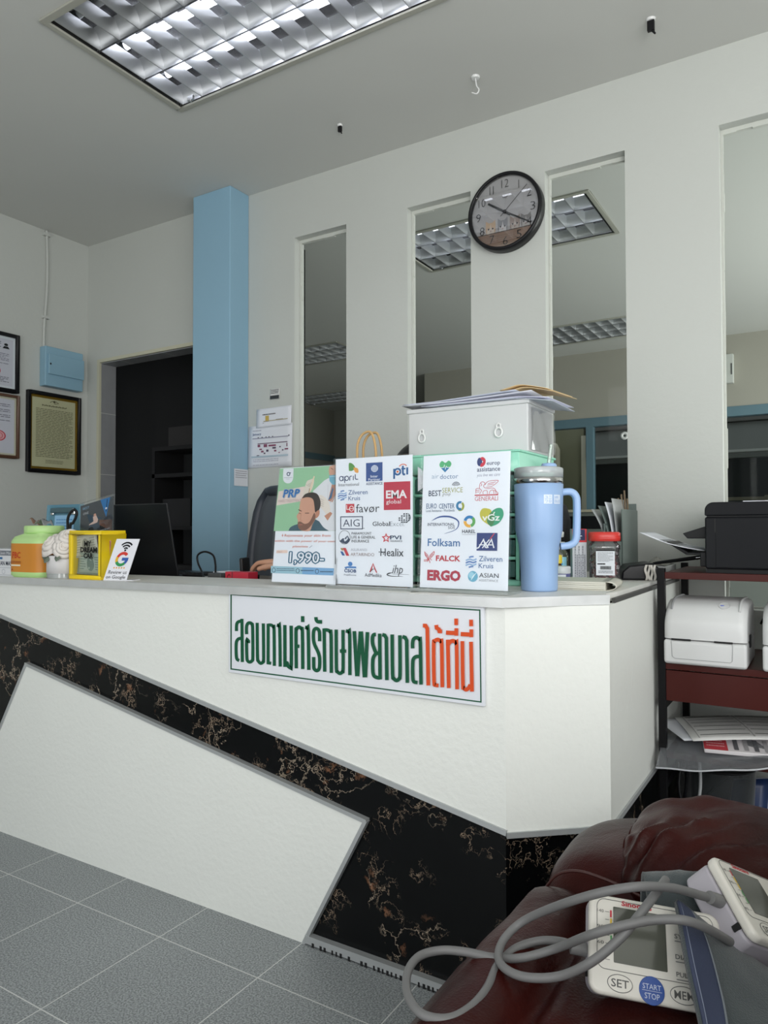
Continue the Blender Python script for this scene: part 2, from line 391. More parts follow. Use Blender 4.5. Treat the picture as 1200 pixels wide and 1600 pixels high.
# back wall with a doorway and four tall narrow windows through to the next room
REC = [(-1.831, -1.578), (-1.308, -1.054), (-.787, -.530), (-.262, -.005)]; RZ0, RZ1 = .72, 2.128
DX0, DX1, DZ = -3.035, -2.30, 1.768
b = MB()
for x0, x1, z0, z1 in cells(XL-.12, 1.75, 0, H, [(DX0, DX1, 0, DZ)]+[(a, c, RZ0, RZ1) for a, c in REC]): b.box(x0, YW, z0, x1, YM+.012, z1, W_WALL)
struct(b.build('wall_back'))
# left wall beside the doorway
struct(box(XL-.12, -1.3, 0, XL, YW, H, W_WALL).build('wall_left'))
# pale blue square pillar standing against the back wall
struct(box(-2.286, 2.195, 0, -2.074, YW, H, BLUE).build('pillar', bevel=.004))
# doorway lining of grey tiles with a cream edge bead
TILED = mat('grey wall tile', (142, 144, 146), .4, vary=(18, .12)); CREAM = mat('cream edge bead', (196, 194, 172), .5); GROUT = mat('pale tile joint', (190, 190, 188), .7)
b = MB(); dpt = YM+.04
b.box(DX0, YW+.007, 0, DX0+.006, dpt, DZ, TILED).box(DX1-.006, YW+.004, 0, DX1, dpt, DZ, TILED).box(DX0+.006, YW+.007, DZ-.006, DX1-.006, dpt, DZ, TILED)
for z in (.32, .62, .92, 1.22, 1.52): b.box(DX0+.006, YW+.004, z, DX0+.0064, dpt, z+.003, GROUT)
for x in (-2.90, -2.60): b.box(x, YW+.004, DZ-.0064, x+.003, dpt, DZ-.006, GROUT)
b.box(DX0-.014, YW-.006, 0, DX0+.004, YW+.006, DZ+.014, CREAM).box(DX0+.004, YW-.006, DZ-.002, DX1, YW+.0055, DZ+.014, CREAM)
o = struct(b.build('door_1'))
# closet beyond the doorway, its unlit gloom put into the wall colour
DARK = mat('unlit closet wall', (14, 15, 15), .9); CY0, CY1 = YM+.012, 2.86
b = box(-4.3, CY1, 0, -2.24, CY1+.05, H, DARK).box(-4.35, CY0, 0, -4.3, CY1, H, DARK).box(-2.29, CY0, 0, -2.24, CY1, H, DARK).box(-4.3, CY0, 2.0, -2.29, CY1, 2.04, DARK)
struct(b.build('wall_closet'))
# our shop front: glazing from side to side, low kerb and a header over it
YF = -1.10
b = MB().box(-3.25, YF-.12, 0, 1.75, YF, .10, W_WALL).box(-3.25, YF-.12, 2.12, 1.75, YF, H, W_WALL); struct(b.build('wall_front'))
f = MB()
for x in (-3.13, -1.9, -.6, .55, 1.60): f.box(x, YF-.08, .10, x+.05, YF-.02, 2.12, FRAMEBLUE)
f = struct(f.build('window_1')); box(-3.13, YF-.055, .10, 1.65, YF-.05, 2.12, GLASS).build('pane', f)
b = MB()
for y0, y1, z0, z1 in cells(YF-.12, 7.3, 0, H, [(-.95, 1.10, .02, 2.12), (2.9, 5.3, .5, 2.12)]): b.box(1.65, y0, z0, 1.75, y1, z1, W_WALL)
struct(b.build('wall_right'))
for nm, y0, y1, z0 in (('door_2', -.95, 1.10, .02), ('window_2', 2.9, 5.3, .5)):
    b = MB()
    for y in (y0, (y0+y1)/2, y1-.04): b.box(1.66, y, z0, 1.73, y+.04, 2.12, FRAMEBLUE)
    b.box(1.66, y0, 2.07, 1.73, y1, 2.12, FRAMEBLUE).box(1.66, y0, z0, 1.73, y1, z0+.08, FRAMEBLUE)
    o = struct(b.build(nm)); box(1.69, y0+.02, z0+.08, 1.695, y1-.02, 2.07, GLASS).build('pane', o)
struct(box(-9, 7.3, -.12, 6, 10, -.04, mat('street paving', (120, 120, 116), .9, vary=(3, .1))).box(1.75, -2.6, -.12, 6, 7.3, -.04, mat('street paving', 0)).box(-9, -6, -.12, 6, -1.3, -.04, mat('street paving', 0)).build('street_paving'))
# the next room behind the tall windows: far wall with blue framed windows onto a shaded lane
W_FAR = mat('dull beige wall paint', (158, 156, 146), .7, bump=(30, .1)); FYR = 5.816; SILL, BT0, BT1 = 1.105, 1.765, 1.835
b = MB()
b.box(-3.0, FYR, 0, 1.75, FYR+.12, SILL-.02, mat('grey dado paint', (112, 117, 113), .6)).box(-3.0, FYR, BT1, 1.75, FYR+.12, H, W_FAR)
b.box(-3.12, FYR, 0, -3.0, 7.17, H, W_FAR).box(-5.12, YM+.04, 0, -5.0, 7.2, H, W_FAR)
b.box(-5.0, 7.05, 0, -3.12, 7.17, .9, W_WALL).box(-5.0, 7.05, 1.80, -3.12, 7.17, H, W_FAR)
struct(b.build('wall_far'))
struct(box(-3.0, FYR-.03, SILL-.02, 1.65, FYR+.13, SILL, mat('beige sill', (176, 170, 150), .5)).build('trim_1'))
def shop_window(name, x0, x1, y, z0, z1, posts):
    f = MB(); f.box(x0, y-.006, z1, x1, y+.08, z1+.07, FRAMEBLUE)
    for p in posts: f.box(p-.028, y-.004, z0, p+.028, y+.07, z1, FRAMEBLUE)
    f = struct(f.build(name)); box(x0, y+.044, z0, x1, y+.05, z1, GLASS).build('pane', f); return f
shop_window('window_3', -3.0, 1.65, FYR, SILL, BT0, (-2.972, -2.3, -1.63, -.30, .5, 1.62))
shop_window('window_4', -5.0, -3.12, 7.06, .9, 1.75, (-4.97, -4.3, -3.15))
struct(box(-5.0, YM+.06, 1.75, -4.985, 7.05, 1.82, FRAMEBLUE).build('trim_2'))
YS = 8.216; RFL = Matrix.Translation((0, 2*2.358, 0)) @ Matrix.Diagonal((1, -1, 1, 1))
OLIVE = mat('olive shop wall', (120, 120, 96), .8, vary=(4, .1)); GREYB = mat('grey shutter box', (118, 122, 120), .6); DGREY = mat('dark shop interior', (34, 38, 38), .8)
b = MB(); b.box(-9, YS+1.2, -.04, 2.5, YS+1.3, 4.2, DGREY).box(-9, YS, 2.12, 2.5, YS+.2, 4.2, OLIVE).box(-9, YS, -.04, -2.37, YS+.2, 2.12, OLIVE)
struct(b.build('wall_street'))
struct(box(-2.384, YS-.05, -.04, -2.333, YS, 2.0, mat('pale plaster strip', (190, 186, 168), .7)).build('trim_3'))

t = thing('closet_shelf', 'dark shelf stacked with dim boxes in the unlit closet beyond the doorway', 'shelf', (-2.72, 2.62, 0)); DKW = mat('unlit shelf wood', (16, 16, 18), .8)  # shelf and cartons coloured near black to stand for the missing light
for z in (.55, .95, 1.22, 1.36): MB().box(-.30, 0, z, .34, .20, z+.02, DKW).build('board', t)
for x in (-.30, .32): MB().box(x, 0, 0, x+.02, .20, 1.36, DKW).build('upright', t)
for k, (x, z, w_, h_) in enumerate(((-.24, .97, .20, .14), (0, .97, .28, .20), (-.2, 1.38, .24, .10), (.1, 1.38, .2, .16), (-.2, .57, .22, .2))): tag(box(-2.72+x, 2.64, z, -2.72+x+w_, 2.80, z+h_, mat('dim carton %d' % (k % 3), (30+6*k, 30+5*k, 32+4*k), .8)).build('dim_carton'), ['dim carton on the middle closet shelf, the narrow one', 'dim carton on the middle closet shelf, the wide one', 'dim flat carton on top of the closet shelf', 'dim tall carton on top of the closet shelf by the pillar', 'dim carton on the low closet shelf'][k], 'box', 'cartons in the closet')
def single(mb, name, label, cat, group=None, kind=None, **k):
    return tag(mb.build(name, None, **k), label, cat, group, kind)
b = box(-2.30, YS-.10, 1.745, 2.3, YS+.02, 2.02, GREYB).box(-2.30, YS-.13, 1.72, 2.3, YS+.02, 1.745, mat('shutter box lip', (165, 168, 164), .5)).box(-2.30, YS-.06, 1.67, 2.3, YS+.02, 1.72, GREYB)
b.box(-2.30, YS-.14, 2.03, 2.3, YS+.02, 2.09, mat('awning rail', (90, 90, 86), .6))
single(b, 'shutter_box', 'long grey roller shutter box over the dark shop beyond the far windows', 'shutter')
for x in (-2.14, -1.10):
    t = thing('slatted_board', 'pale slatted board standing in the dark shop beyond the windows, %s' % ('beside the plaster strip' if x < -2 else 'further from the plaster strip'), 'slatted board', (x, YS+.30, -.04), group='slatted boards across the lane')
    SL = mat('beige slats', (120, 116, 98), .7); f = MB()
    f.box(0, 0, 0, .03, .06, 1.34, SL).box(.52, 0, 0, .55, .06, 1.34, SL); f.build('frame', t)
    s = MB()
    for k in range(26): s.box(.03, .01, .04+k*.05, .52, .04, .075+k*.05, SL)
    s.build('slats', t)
b = MB().tube([(-2.66, YS-.06, 0), (-2.66, YS-.06, 1.86), (-2.68, YS-.06, 1.90), (-2.74, YS-.06, 1.92)], .035, mat('old white pipe', (196, 190, 168), .6), 14)
single(b, 'drain_pipe', 'weathered white drain pipe on the olive wall across the lane', 'pipe')
# things of the next room that show through the panes
t = thing('glass_hook', 'white ring-shaped suction hook stuck on the far blue framed window', 'hook', (-1.365, FYR+.040, 1.68))
MB().tube([(.021*math.cos(2*PI*k/24), -.008, .021*math.sin(2*PI*k/24)) for k in range(24)], .011, WHITEP, 10, closed=True).build('ring', t); MB().cyl((.02, -.004, .0), (.045, -.004, 0), .006, .006, WHITEP, 8).build('pin', t)
t = thing('black_monitor', 'flat black screen standing before the grey dado of the next room', 'screen', (-1.66, 5.62, .62)); box(-.25, -.02, .33, .17, .02, .43, BLACKM).build('screen', t, bevel=.006); box(-.10, -.05, 0, .02, .03, .012, BLACKM).build('foot', t); box(-.06, -.01, .01, -.02, .01, .34, BLACKM).build('neck', t)
t = thing('side_cabinet', 'pale grey low cabinet against the far wall of the next room', 'cabinet', (-1.7, 5.60, 0)); box(-.5, -.18, .0, .5, .18, .60, mat('pale grey cabinet', (130, 134, 130), .6)).build('cabinet_body', t); box(-.5, -.20, .60, .5, .19, .62, mat('cabinet top', (150, 152, 146), .5)).build('top', t)
for x in (-.245, .25): box(x-.235, -.19, .03, x+.235, -.18, .57, mat('cabinet door', (138, 142, 138), .55)).build('door', t)
t = thing('wall_fitting', 'tall pale fitting on the far wall over the windows of the next room', 'fitting', (-.60, FYR, 2.0)); box(-.05, -.05, 0, .02, 0, .21, W_WALL).build('fitting_body', t, bevel=.004); box(.005, -.053, .06, .012, -.05, .14, mat('dark slot', (70, 72, 72), .6)).build('slot', t)

# ============================================================ TALL WINDOW PANES
PUTTY = mat('rough white putty', (196, 199, 192), .8, bump=(60, .8))
for n_, (a, c) in enumerate(REC):
    w = (c-a)/2; h = RZ1-RZ0
    e = MB()
    e.box(-w, -.006, 0, -w+.006, 0, h-.014, PUTTY).box(w-.003, -.006, 0, w, 0, h-.014, PUTTY).box(-w+.006, -.006, 0, w-.003, 0, .006, PUTTY)
    for k in range(24):
        z0, z1 = (h-.012)*k/24, (h-.012)*(k+1)/24; q = random.uniform(.005, .009); e.box(-w, -.014, z0, -w+q, -.006, z1, PUTTY)
    for k in range(6):
        x0 = -w+2*w*k/6; q = random.uniform(.012, .015); e.box(x0, -.0145, h-q, x0+2*w/6, 0, h, PUTTY)
    t = struct(e.build('window_%d' % (5+n_), None, loc=((a+c)/2, YM, RZ0)))
    box(-w, 0, 0, w, .005, h, GLASS).build('pane', t)

# ============================================================ CEILING LIGHTS
TUBE_ON = mat('lit tube', (240, 244, 255), .4, emit=9.0); TUBE_OFF = mat('unlit tube', (205, 208, 212), .3); LOUV = mat('satin louvre aluminium', (196, 198, 200), .32, .85, bump=(120, .1)); HOUS = mat('light housing lining', (150, 150, 150), .22, .9)
FRAMEL = mat('light trim frame', (170, 170, 160), .5)
def troffer(i, cx, cy, lit, label):
    t = thing('ceiling_light', label, 'light', (cx, cy, H), group='louvred ceiling lights'); L, W = FL/2, FWD/2
    f = MB()
    for x0, y0, x1, y1 in ((-L-.012, -W-.012, L+.012, -W+.006), (-L-.012, W-.006, L+.012, W+.012), (-L-.012, -W+.006, -L+.006, W-.006), (L-.006, -W+.006, L+.012, W-.006)): f.box(x0, y0, -.007, x1, y1, 0.0, FRAMEL)
    f.build('frame', t, bevel=.002)
    h = MB().box(-L, -W, .085, L, W, .088, HOUS).box(-L, -W, .0, -L+.002, W, .085, HOUS).box(L-.002, -W, 0, L, W, .085, HOUS).box(-L, -W, 0, L, -W+.002, .085, HOUS).box(-L, W-.002, 0, L, W, .085, HOUS); h.build('housing', t)
    for k, y in enumerate((-.162, 0, .162)):
        on = lit[k]; q = MB().cyl((-L+.03, y, .060), (L-.03, y, .060), .0115, .0115, TUBE_ON if on else TUBE_OFF, 14).build('tube', t)
        MB().cyl((-L+.004, y, .060), (-L+.03, y, .060), .013, .013, ALU, 14).build('tube_cap', q); MB().cyl((L-.03, y, .060), (L-.004, y, .060), .013, .013, ALU, 14).build('tube_cap', q)
    v = MB()                                                        # curved reflectors between and beside the tubes
    def reflector(y, half, side):
        prof = []
        for k in range(9):
            s = k/8; prof.append((.003+(half-.003)*s**2.2, .002+.045*s))
        if side in (0, 1): pr = [(y+a, z) for a, z in prof]; v.grid(1, 8, lambda u, w, pr=pr: (-L+.006+(2*L-.012)*u, pr[int(round(w*8))][0], pr[int(round(w*8))][1]), LOUV)
        if side in (0, -1): pr = [(y-a, z) for a, z in prof]; v.grid(1, 8, lambda u, w, pr=pr: (-L+.006+(2*L-.012)*u, pr[int(round(w*8))][0], pr[int(round(w*8))][1]), LOUV)
    reflector(-.081, .034, 0); reflector(.081, .034, 0); reflector(-W+.006, .034, 1); reflector(W-.006, .034, -1)
    v.build('reflector', t)
    c = MB()
    for k in range(12):
        x = -L+.018+.0862*k
        for y in (-.162, 0, .162):
            c.prism([(-.0012, .001), (.0012, .001), (.011, .044), (-.011, .044)], y-.078, y+.078, LOUV, lambda a, z, yy, x=x: (x+a, yy, z))
    c.build('cross_louvre', t)
    k = MB().box(-L+.06, W-.030, -.010, -L+.085, W-.022, .004, STEEL).cyl((-L+.072, W-.026, -.014), (-L+.072, W-.026, -.004), .004, .004, STEEL, 8); k.build('clip', t)
    return t
troffer(0, *FIX[0], (0, 1, 1), 'louvred ceiling light right over the reception counter area')
troffer(1, *FIX[1], (1, 1, 0), 'louvred ceiling light just behind the tall windows and clock, two tubes lit')
troffer(2, *FIX[2], (0, 0, 0), 'unlit louvred ceiling light deeper in the next room, seen under the lit one')
troffer(3, *FIX[3], (0, 0, 0), 'unlit louvred ceiling light seen through the window by the calendar sheet')
troffer(4, *FIX[4], (0, 0, 0), 'unlit louvred ceiling light farthest off in the next room')

# ceiling hooks
for (x, y), lab, sz, c in (((-.404, 2.082), 'dark bent metal hook on the ceiling, largest of the three', .95, BLACKM), ((-.924, 2.064), 'whitish thin wire hook on the ceiling between the two dark ones', 1.0, WHITEP), ((-1.438, 2.065), 'small dark ceiling stub hook beside the long light', .7, BLACKM)):
    t = thing('ceiling_hook', lab, 'hook', (x, y, H), group='hooks in the ceiling')
    MB().cyl((0, 0, 0), (0, 0, -.006), .014*sz, .012*sz, WHITEP, 12).build('plate', t)
    if c is BLACKM: MB().box(-.010*sz, -.006*sz, -.035*sz, .010*sz, .006*sz, -.005, c).cyl((0, 0, -.03*sz), (.012*sz, 0, -.047*sz), .004*sz, .003*sz, c, 8).build('hook', t, bevel=.002)
    else: MB().tube(smooth_path([(0, 0, -.005), (.004, 0, -.03), (.012, 0, -.045), (.004, 0, -.055), (-.012, 0, -.046)], 4), .0022, c, 8).build('hook', t)

# ============================================================ WALL CLOCK
t = thing('wall_clock', 'round black-rimmed wall clock with four kittens on its dial', 'clock', (-.9165, YW, 2.014)); CR = .131
def yrot(a, b, h): return (a, -h, b)
rim = MB(); n = 64; prof = [(CR-.004, 0), (CR, .002), (CR, .036), (CR-.003, .040), (CR-.010, .041), (CR-.012, .036), (CR-.012, .026)]
vs = [(r*math.cos(2*PI*i/n), -h, r*math.sin(2*PI*i/n)) for r, h in prof for i in range(n)]
rim.add(vs, [(j*n+i, (j+1)*n+i, (j+1)*n+(i+1) % n, j*n+(i+1) % n) for j in range(len(prof)-1) for i in range(n)], BLACKM, True); rim.build('rim', t)
DR = CR-.010
DIAL = mat('pale grey dial', (206, 206, 208), .6); dial = MB(); dial.prism([(DR*math.cos(2*PI*i/48), DR*math.sin(2*PI*i/48)) for i in range(48)], .004, .022, DIAL, yrot); dial = dial.build('dial', t)
a = Art([(-1, -1), (1, -1), (-1, 1), (1, 1)], 2*DR, 2*DR, lambda u, v, l: (u-DR, -.0221-l, v-DR))
zw = .52; wood = []
for k in range(25):
    ang = math.acos(zw)*(-1+2*k/24); wood.append((math.sin(ang)*.985, math.cos(ang)*.985))
a.poly(wood, (166, 140, 124)); a.line([(wood[0][0], zw), (wood[-1][0], zw)], .022, (70, 55, 48))
for k in range(5): a.line([(-.55+.1*k, zw+.1+.06*k), (.2+.06*k, zw+.1+.06*k)], .006, (120, 96, 82))
for cx, body, face in ((-.44, (226, 196, 164), (236, 226, 216)), (-.08, (160, 162, 168), (230, 230, 232)), (.28, (176, 160, 152), (222, 214, 208)), (.60, (150, 148, 148), (212, 210, 208))):
    cy = .36; w = .15
    a.poly([(cx-w, cy-.06), (cx-w*.95, cy-.22), (cx-w*.35, cy-.15), (cx+w*.35, cy-.15), (cx+w*.95, cy-.22), (cx+w, cy-.06), (cx+w*.95, cy+.10), (cx+w*.8, zw-.01), (cx-w*.8, zw-.01), (cx-w*.95, cy+.10)], body)
    a.poly([(cx-w*.7, cy+.02), (cx-w*.15, cy+.0), (cx, cy-.13), (cx+w*.15, cy), (cx+w*.7, cy+.02), (cx+w*.7, zw-.012), (cx-w*.7, zw-.012)], face)
    for s in (-1, 1): a.circ(cx+s*w*.42, cy+.02, .024, (50, 46, 48)); a.circ(cx+s*w*.5, zw-.03, .04, face, .025)
    a.circ(cx, cy+.075, .014, (196, 130, 130), .010); a.arc(cx, cy+.08, .03, .02, 20, 160, .007, (90, 70, 70))
a.part('kitten_print', dial)
for k in range(1, 13):
    r = .80 if k not in (10, 11, 12) else .80; x, y = r*math.sin(k*PI/6), -r*math.cos(k*PI/6); w = {1: .018, 4: .075, 10: .105, 11: .07, 12: .105}.get(k, .07)
    if k == 1: a.rect(x-.01, y-.115, x+.01, y+.115, (30, 30, 32))
    elif k == 11: a.rect(x-.06, y-.115, x-.04, y+.115, (30, 30, 32)); a.rect(x+.04, y-.115, x+.06, y+.115, (30, 30, 32))
    else: a.text(str(k), x-w, y-.115, x+w, y+.115, (30, 30, 32), bold=-.012)
a.text('day', -.07, -.47, .09, -.38, (60, 60, 62), shear=.3)
a.part('numerals', dial)
def hand(name, ang, ln, tail, w, h, m, taper=1.0):
    s = MB(); d = Vector((math.sin(ang), 0, math.cos(ang))); q = Vector((d.z, 0, -d.x))
    P = [d*-tail-q*w, d*-tail+q*w, d*ln+q*w*taper, d*ln-q*w*taper]
    s.prism([(p.x, p.z) for p in P], h, h+.0015, m, yrot); return s.build(name, t)
hand('hour_hand', math.radians(304), .073, .022, .0042, .024, BLACKM, .8); hand('minute_hand', math.radians(121), .098, .02, .0030, .0265, BLACKM, .7); hand('second_hand', math.radians(47), .108, .02, .0007, .029, mat('dark thin steel', (60, 60, 62), .4))
MB().prism([(.006*math.cos(2*PI*i/16), .006*math.sin(2*PI*i/16)) for i in range(16)], .0225, .031, BLACKM, yrot).build('hand_boss', t)
g = MB().prism([((CR-.0118)*math.cos(2*PI*i/48), (CR-.0118)*math.sin(2*PI*i/48)) for i in range(48)], .0335, .035, clear('clock glass', (240, 240, 240), .0, .01, .09), yrot); g.build('glass', t)

# ============================================================ LEFT WALL
XW = XL
def wallart(y0, z0): return lambda u, v, l: (XW+l, y0+u, z0+v)
# fuse box
t = thing('fuse_box', 'pale blue painted fuse box on the wall above the yellowed certificate', 'fuse box', (XW, 2.152, 1.62)); FB = mat('painted blue metal', (138, 176, 196), .45)
box(0, -.100, 0, .045, .100, .185, FB).build('body', t, bevel=.004)
box(.045, -.088, .055, .055, .100, .150, FB).build('door', t, bevel=.003); box(.055, -.083, .098, .0575, -.077, .106, BLACKM).build('latch', t)
b = MB().tube(smooth_path([(XW+.008, 2.077, H-.002), (XW+.008, 2.083, 2.2), (XW+.008, 2.080, 2.05), (XW+.008, 2.070, 1.92), (XW+.008, 2.068, 1.806)], 5), .0065, W_WALL, 8)
for z in (2.33, 1.94): b.box(XW, 2.060, z, XW+.017, 2.092, z+.012, W_WALL)
single(b, 'wall_cable', 'white painted cable running down from the ceiling to the blue fuse box', 'cable')
# framed certificates
def certificate(label, y0, y1, z0, z1, fr, matt, sheet, fw, draw, lean=0):
    w, h = y1-y0, z1-z0; t = thing('framed_certificate', label, 'certificate', (XW, (y0+y1)/2, z0), group='framed certificates on the wall')
    f = MB(); f.box(.002, -w/2, 0, .022, -w/2+fw, h, fr).box(.002, w/2-fw, 0, .022, w/2, h, fr).box(.002, -w/2+fw, 0, .022, w/2-fw, fw, fr).box(.002, -w/2+fw, h-fw, .022, w/2-fw, h, fr)
    f.build('frame', t, bevel=.002)
    box(.002, -w/2+fw, fw, .010, w/2-fw, h-fw, matt).build('mount', t)
    s = box(.010, -w/2+fw*1.7, fw*1.7, .0105, w/2-fw*1.7, h-fw*1.7, sheet).build('certificate_sheet', t)
    a = Art([(0, 0), (100, 0), (0, 140), (100, 140)], w-3.4*fw, h-3.4*fw, lambda u, v, l: (.0106+l, -w/2+fw*1.7+u, fw*1.7+v)); draw(a); a.part('print', s)
    box(.0135, -w/2+fw, fw, .015, w/2-fw, h-fw, GLASS).build('glass', t)
OLD = mat('yellowed certificate paper', (196, 192, 158), .7); GOLD = mat('gold inner edge', (190, 150, 60), .3, .7); LILAC = mat('lilac white paper', (206, 204, 216), .7)
def d1(a):
    g = (84, 78, 58); a.line([(40, 7), (46, 4), (50, 6), (54, 4), (60, 7), (50, 9)], 1.2, g); a.circ(50, 5, 2.5, g)
    for x in range(22): a.rect(22+x*2.6, 13+(x % 3)*.6, 24+x*2.6, 16-(x % 2)*.8, g)
    a.scribble(8, 22, 94, 122, 30, (110, 104, 82), .93); a.scribble(30, 126, 72, 134, 3, (120, 112, 90), .9)
certificate('tall black-framed certificate on yellowed paper under the blue fuse box', 1.984, 2.262, 1.218, 1.593, BLACKM, GOLD, OLD, .016, d1)
def d2(a):
    k = (70, 68, 84); a.scribble(4, 10, 76, 30, 4, k, .7); a.circ(86, 17, 4, (30, 30, 34)); a.poly([(79, 29), (82, 22), (90, 22), (93, 29)], (30, 30, 34))
    a.scribble(10, 44, 92, 78, 7, (110, 106, 126), .6); a.circ(62, 98, 13, (214, 170, 178)); a.arc(62, 98, 13, 13, 0, 360, 1.4, (190, 70, 84)); a.line([(54, 98), (58, 90), (62, 100), (66, 90), (70, 98)], 2, (190, 70, 84)); a.scribble(20, 114, 92, 132, 4, k, .7)
certificate('black-framed certificate with a small dark portrait, highest on the wall', 1.66, 1.943, 1.565, 1.828, BLACKM, PAPER, LILAC, .016, d2)
def d3(a):
    k = (100, 96, 112); a.scribble(8, 14, 92, 60, 10, k, .6); a.circ(70, 96, 14, (226, 170, 176)); a.arc(70, 96, 13, 13, 0, 360, 2.2, (196, 60, 76)); a.arc(70, 96, 8, 8, 0, 360, 1.2, (196, 60, 76)); a.scribble(10, 112, 60, 128, 3, k, .6)
certificate('brown-edged certificate with a red round seal and cream mount, below the portrait one', 1.66, 1.946, 1.272, 1.555, mat('brown frame wood', (92, 66, 52), .4), mat('cream mount board', (200, 196, 176), .7), LILAC, .012, d3)

# ============================================================ PAPERS ON THE BACK WALL
def pinned(name, label, cat, x0, x1, z0, z1, y, draw, m=PAPER, rot=0):
    w, h = x1-x0, z1-z0; t = thing(name, label, cat, ((x0+x1)/2, y, (z0+z1)/2), (0, rot, 0))
    MB().grid(8, 8, lambda u, v: (-w/2+w*u, -.0012-.004*(abs(2*u-1)**3)*(1-v), -h/2+h*v), m).build('sheet', t, solid=.0006)
    a = Art([(0, 0), (100, 0), (0, 100), (100, 100)], w, h, lambda u, v, l: (-w/2+u, -.0022-.004*(abs(2*u/w-1)**3)*(1-v/h)-l, -h/2+v)); draw(a); a.part('print', t)
def p1(a):
    a.scribble(10, 11, 30, 14, 1, (110, 110, 130), 1); a.text('January', 10, 17, 30, 24, (70, 96, 140), .01); a.scribble(10, 29, 92, 31, 1, (150, 150, 168), 1, 1, False)
    for x in (22, 31, 40, 47, 55, 92): a.rect(x, 27, x+2.5, 30, (60, 60, 70))
    a.rect(22, 42, 90, 44, (120, 100, 116))
    for x, y, w, h in ((22, 45, 6, 6), (36, 45, 8, 7), (47, 47, 17, 4), (26, 55, 6, 3), (30, 60, 6, 4), (42, 58, 5, 5), (56, 53, 8, 4), (60, 60, 5, 4), (36, 65, 4, 3), (72, 52, 3, 3), (78, 60, 3, 3), (88, 46, 2, 8), (84, 58, 8, 3), (20, 70, 6, 3), (70, 66, 3, 2)): a.rect(x, y, x+w, y+h, random.choice([(140, 84, 108), (120, 70, 96), (90, 80, 100)]))
    a.rect(8, 72, 92, 76, (176, 194, 206)); a.scribble(12, 80, 70, 97, 4, (170, 172, 186), .5)
pinned('calendar_sheet', 'white monthly calendar sheet taped to the wall by the blue pillar', 'calendar', -2.072, -1.840, 1.206, 1.380, YW, p1)
def p2(a):
    a.scribble(18, 30, 55, 36, 1, (110, 108, 110), 1, 1); a.rect(26, 40, 36, 66, (200, 172, 90)); a.rect(20, 66, 90, 70, (176, 168, 140)); a.rect(22, 66, 36, 71, (120, 90, 50)); a.rect(56, 64, 76, 69, (90, 84, 80)); a.rect(18, 76, 22, 78, (80, 80, 84))
pinned('notice_sheet', 'small white notice with a yellow sketch, taped above the calendar sheet', 'notice', -2.026, -1.842, 1.372, 1.450, YW-.002, p2, rot=-.015)
def p3(a):
    a.scribble(10, 10, 92, 52, 3, (80, 80, 84), .95, .4); a.rect(4, 64, 98, 96, (56, 58, 62)); a.scribble(12, 74, 90, 86, 1, (170, 170, 170), 1, .8)
pinned('wall_sticker', 'tiny black and white sticker on the wall above the notices', 'sticker', -1.955, -1.905, 1.482, 1.527, YW, p3, mat('sticker white', (206, 206, 204), .6))
t = thing('pillar_note', 'little white handwritten note stuck low on the blue pillar', 'note', (-2.072, 2.262, 1.165))
box(0, -.042, -.035, .0008, .040, .035, PAPER).build('sheet', t); a = Art([(0, 0), (100, 0), (0, 100), (100, 100)], .082, .07, lambda u, v, l: (.001+l, -.042+u, -.035+v)); a.scribble(8, 10, 92, 60, 4, (150, 150, 160), .6); a.part('handwriting', t)
# ============================================================ RECEPTION COUNTER
def ct(x): return .8155-.0075*max(0, -.55-x)          # the ledge dips a touch towards its far end
t = thing('reception_counter', 'white stucco reception counter with a slanting black marble band', 'counter', (0, 0, 0))
XE = -3.0; FY = 1.357
core = [(XE, FY+.010), (-.555, FY+.010), (-.393, 1.506), (-.393, 2.30), (-.74, 2.30), (-.74, 1.60), (XE, 1.60)]
MB().prism(core, .0, .79, MARBLE).build('marble_cladding', t)
def zl(x): return .356-.1877*(x+.549)
up_poly = [(XE, .792), (XE, min(.792, zl(XE))), (-2.872, .792), (-.550, .356), (-.550, .792)]
b = MB(); b.prism([(-2.872, .792), (-.550, .356), (-.550, .796)], FY, FY+.0098, W_COUNTER, lambda x, z, y: (x, y, z))
b.prism([(-.550, FY), (-.384, 1.500), (-.3926, 1.5065), (-.5546, FY+.0098)], .356, .796, W_COUNTER)
b.prism([(-.384, 1.500), (-.384, 2.30), (-.3926, 2.30), (-.3926, 1.5065)], .356, .796, W_COUNTER)
b.build('white_upper_panel', t)
pw = [(-2.454, 0), (-2.120, .533), (-.880, .309), (-1.047, 0)]
MB().prism(pw, FY-.002, FY+.0098, W_COUNTER, lambda x, z, y: (x, y, z)).build('white_lower_panel', t)
# metal trims that edge the panels
def strip(p, q, w, y0, y1, name='metal_trim'):
    d = (Vector(q)-Vector(p)).normalized(); n_ = Vector((-d.y, d.x))*w/2; P = [Vector(p)+n_, Vector(p)-n_, Vector(q)-n_, Vector(q)+n_]
    return MB().prism([(a.x, a.y) for a in P], y0, y1, TRIMM, lambda x, z, y: (x, y, z)).build(name, t)
strip((-2.90, .797), (-.549, .356), .011, FY-.004, FY+.0096)
strip((-2.458, 0), (-2.120, .538), .009, FY-.005, FY+.0096); strip((-2.125, .538), (-.874, .312), .009, FY-.0056, FY+.0093); strip((-.876, .314), (-1.046, 0), .009, FY-.0050, FY+.0090)
d = Vector((.166, .143)).normalized(); nn = Vector((d.y, -d.x))
MB().prism([(-.5505+nn.x*.005, FY+nn.y*.005), (-.384+nn.x*.005, 1.500+nn.y*.005), (-.391, 1.507), (-.5555, FY+.0099)], .346, .357, TRIMM).build('metal_trim', t)
box(-.392, 1.502, .346, -.379, 2.30, .357, TRIMM).build('metal_trim', t)
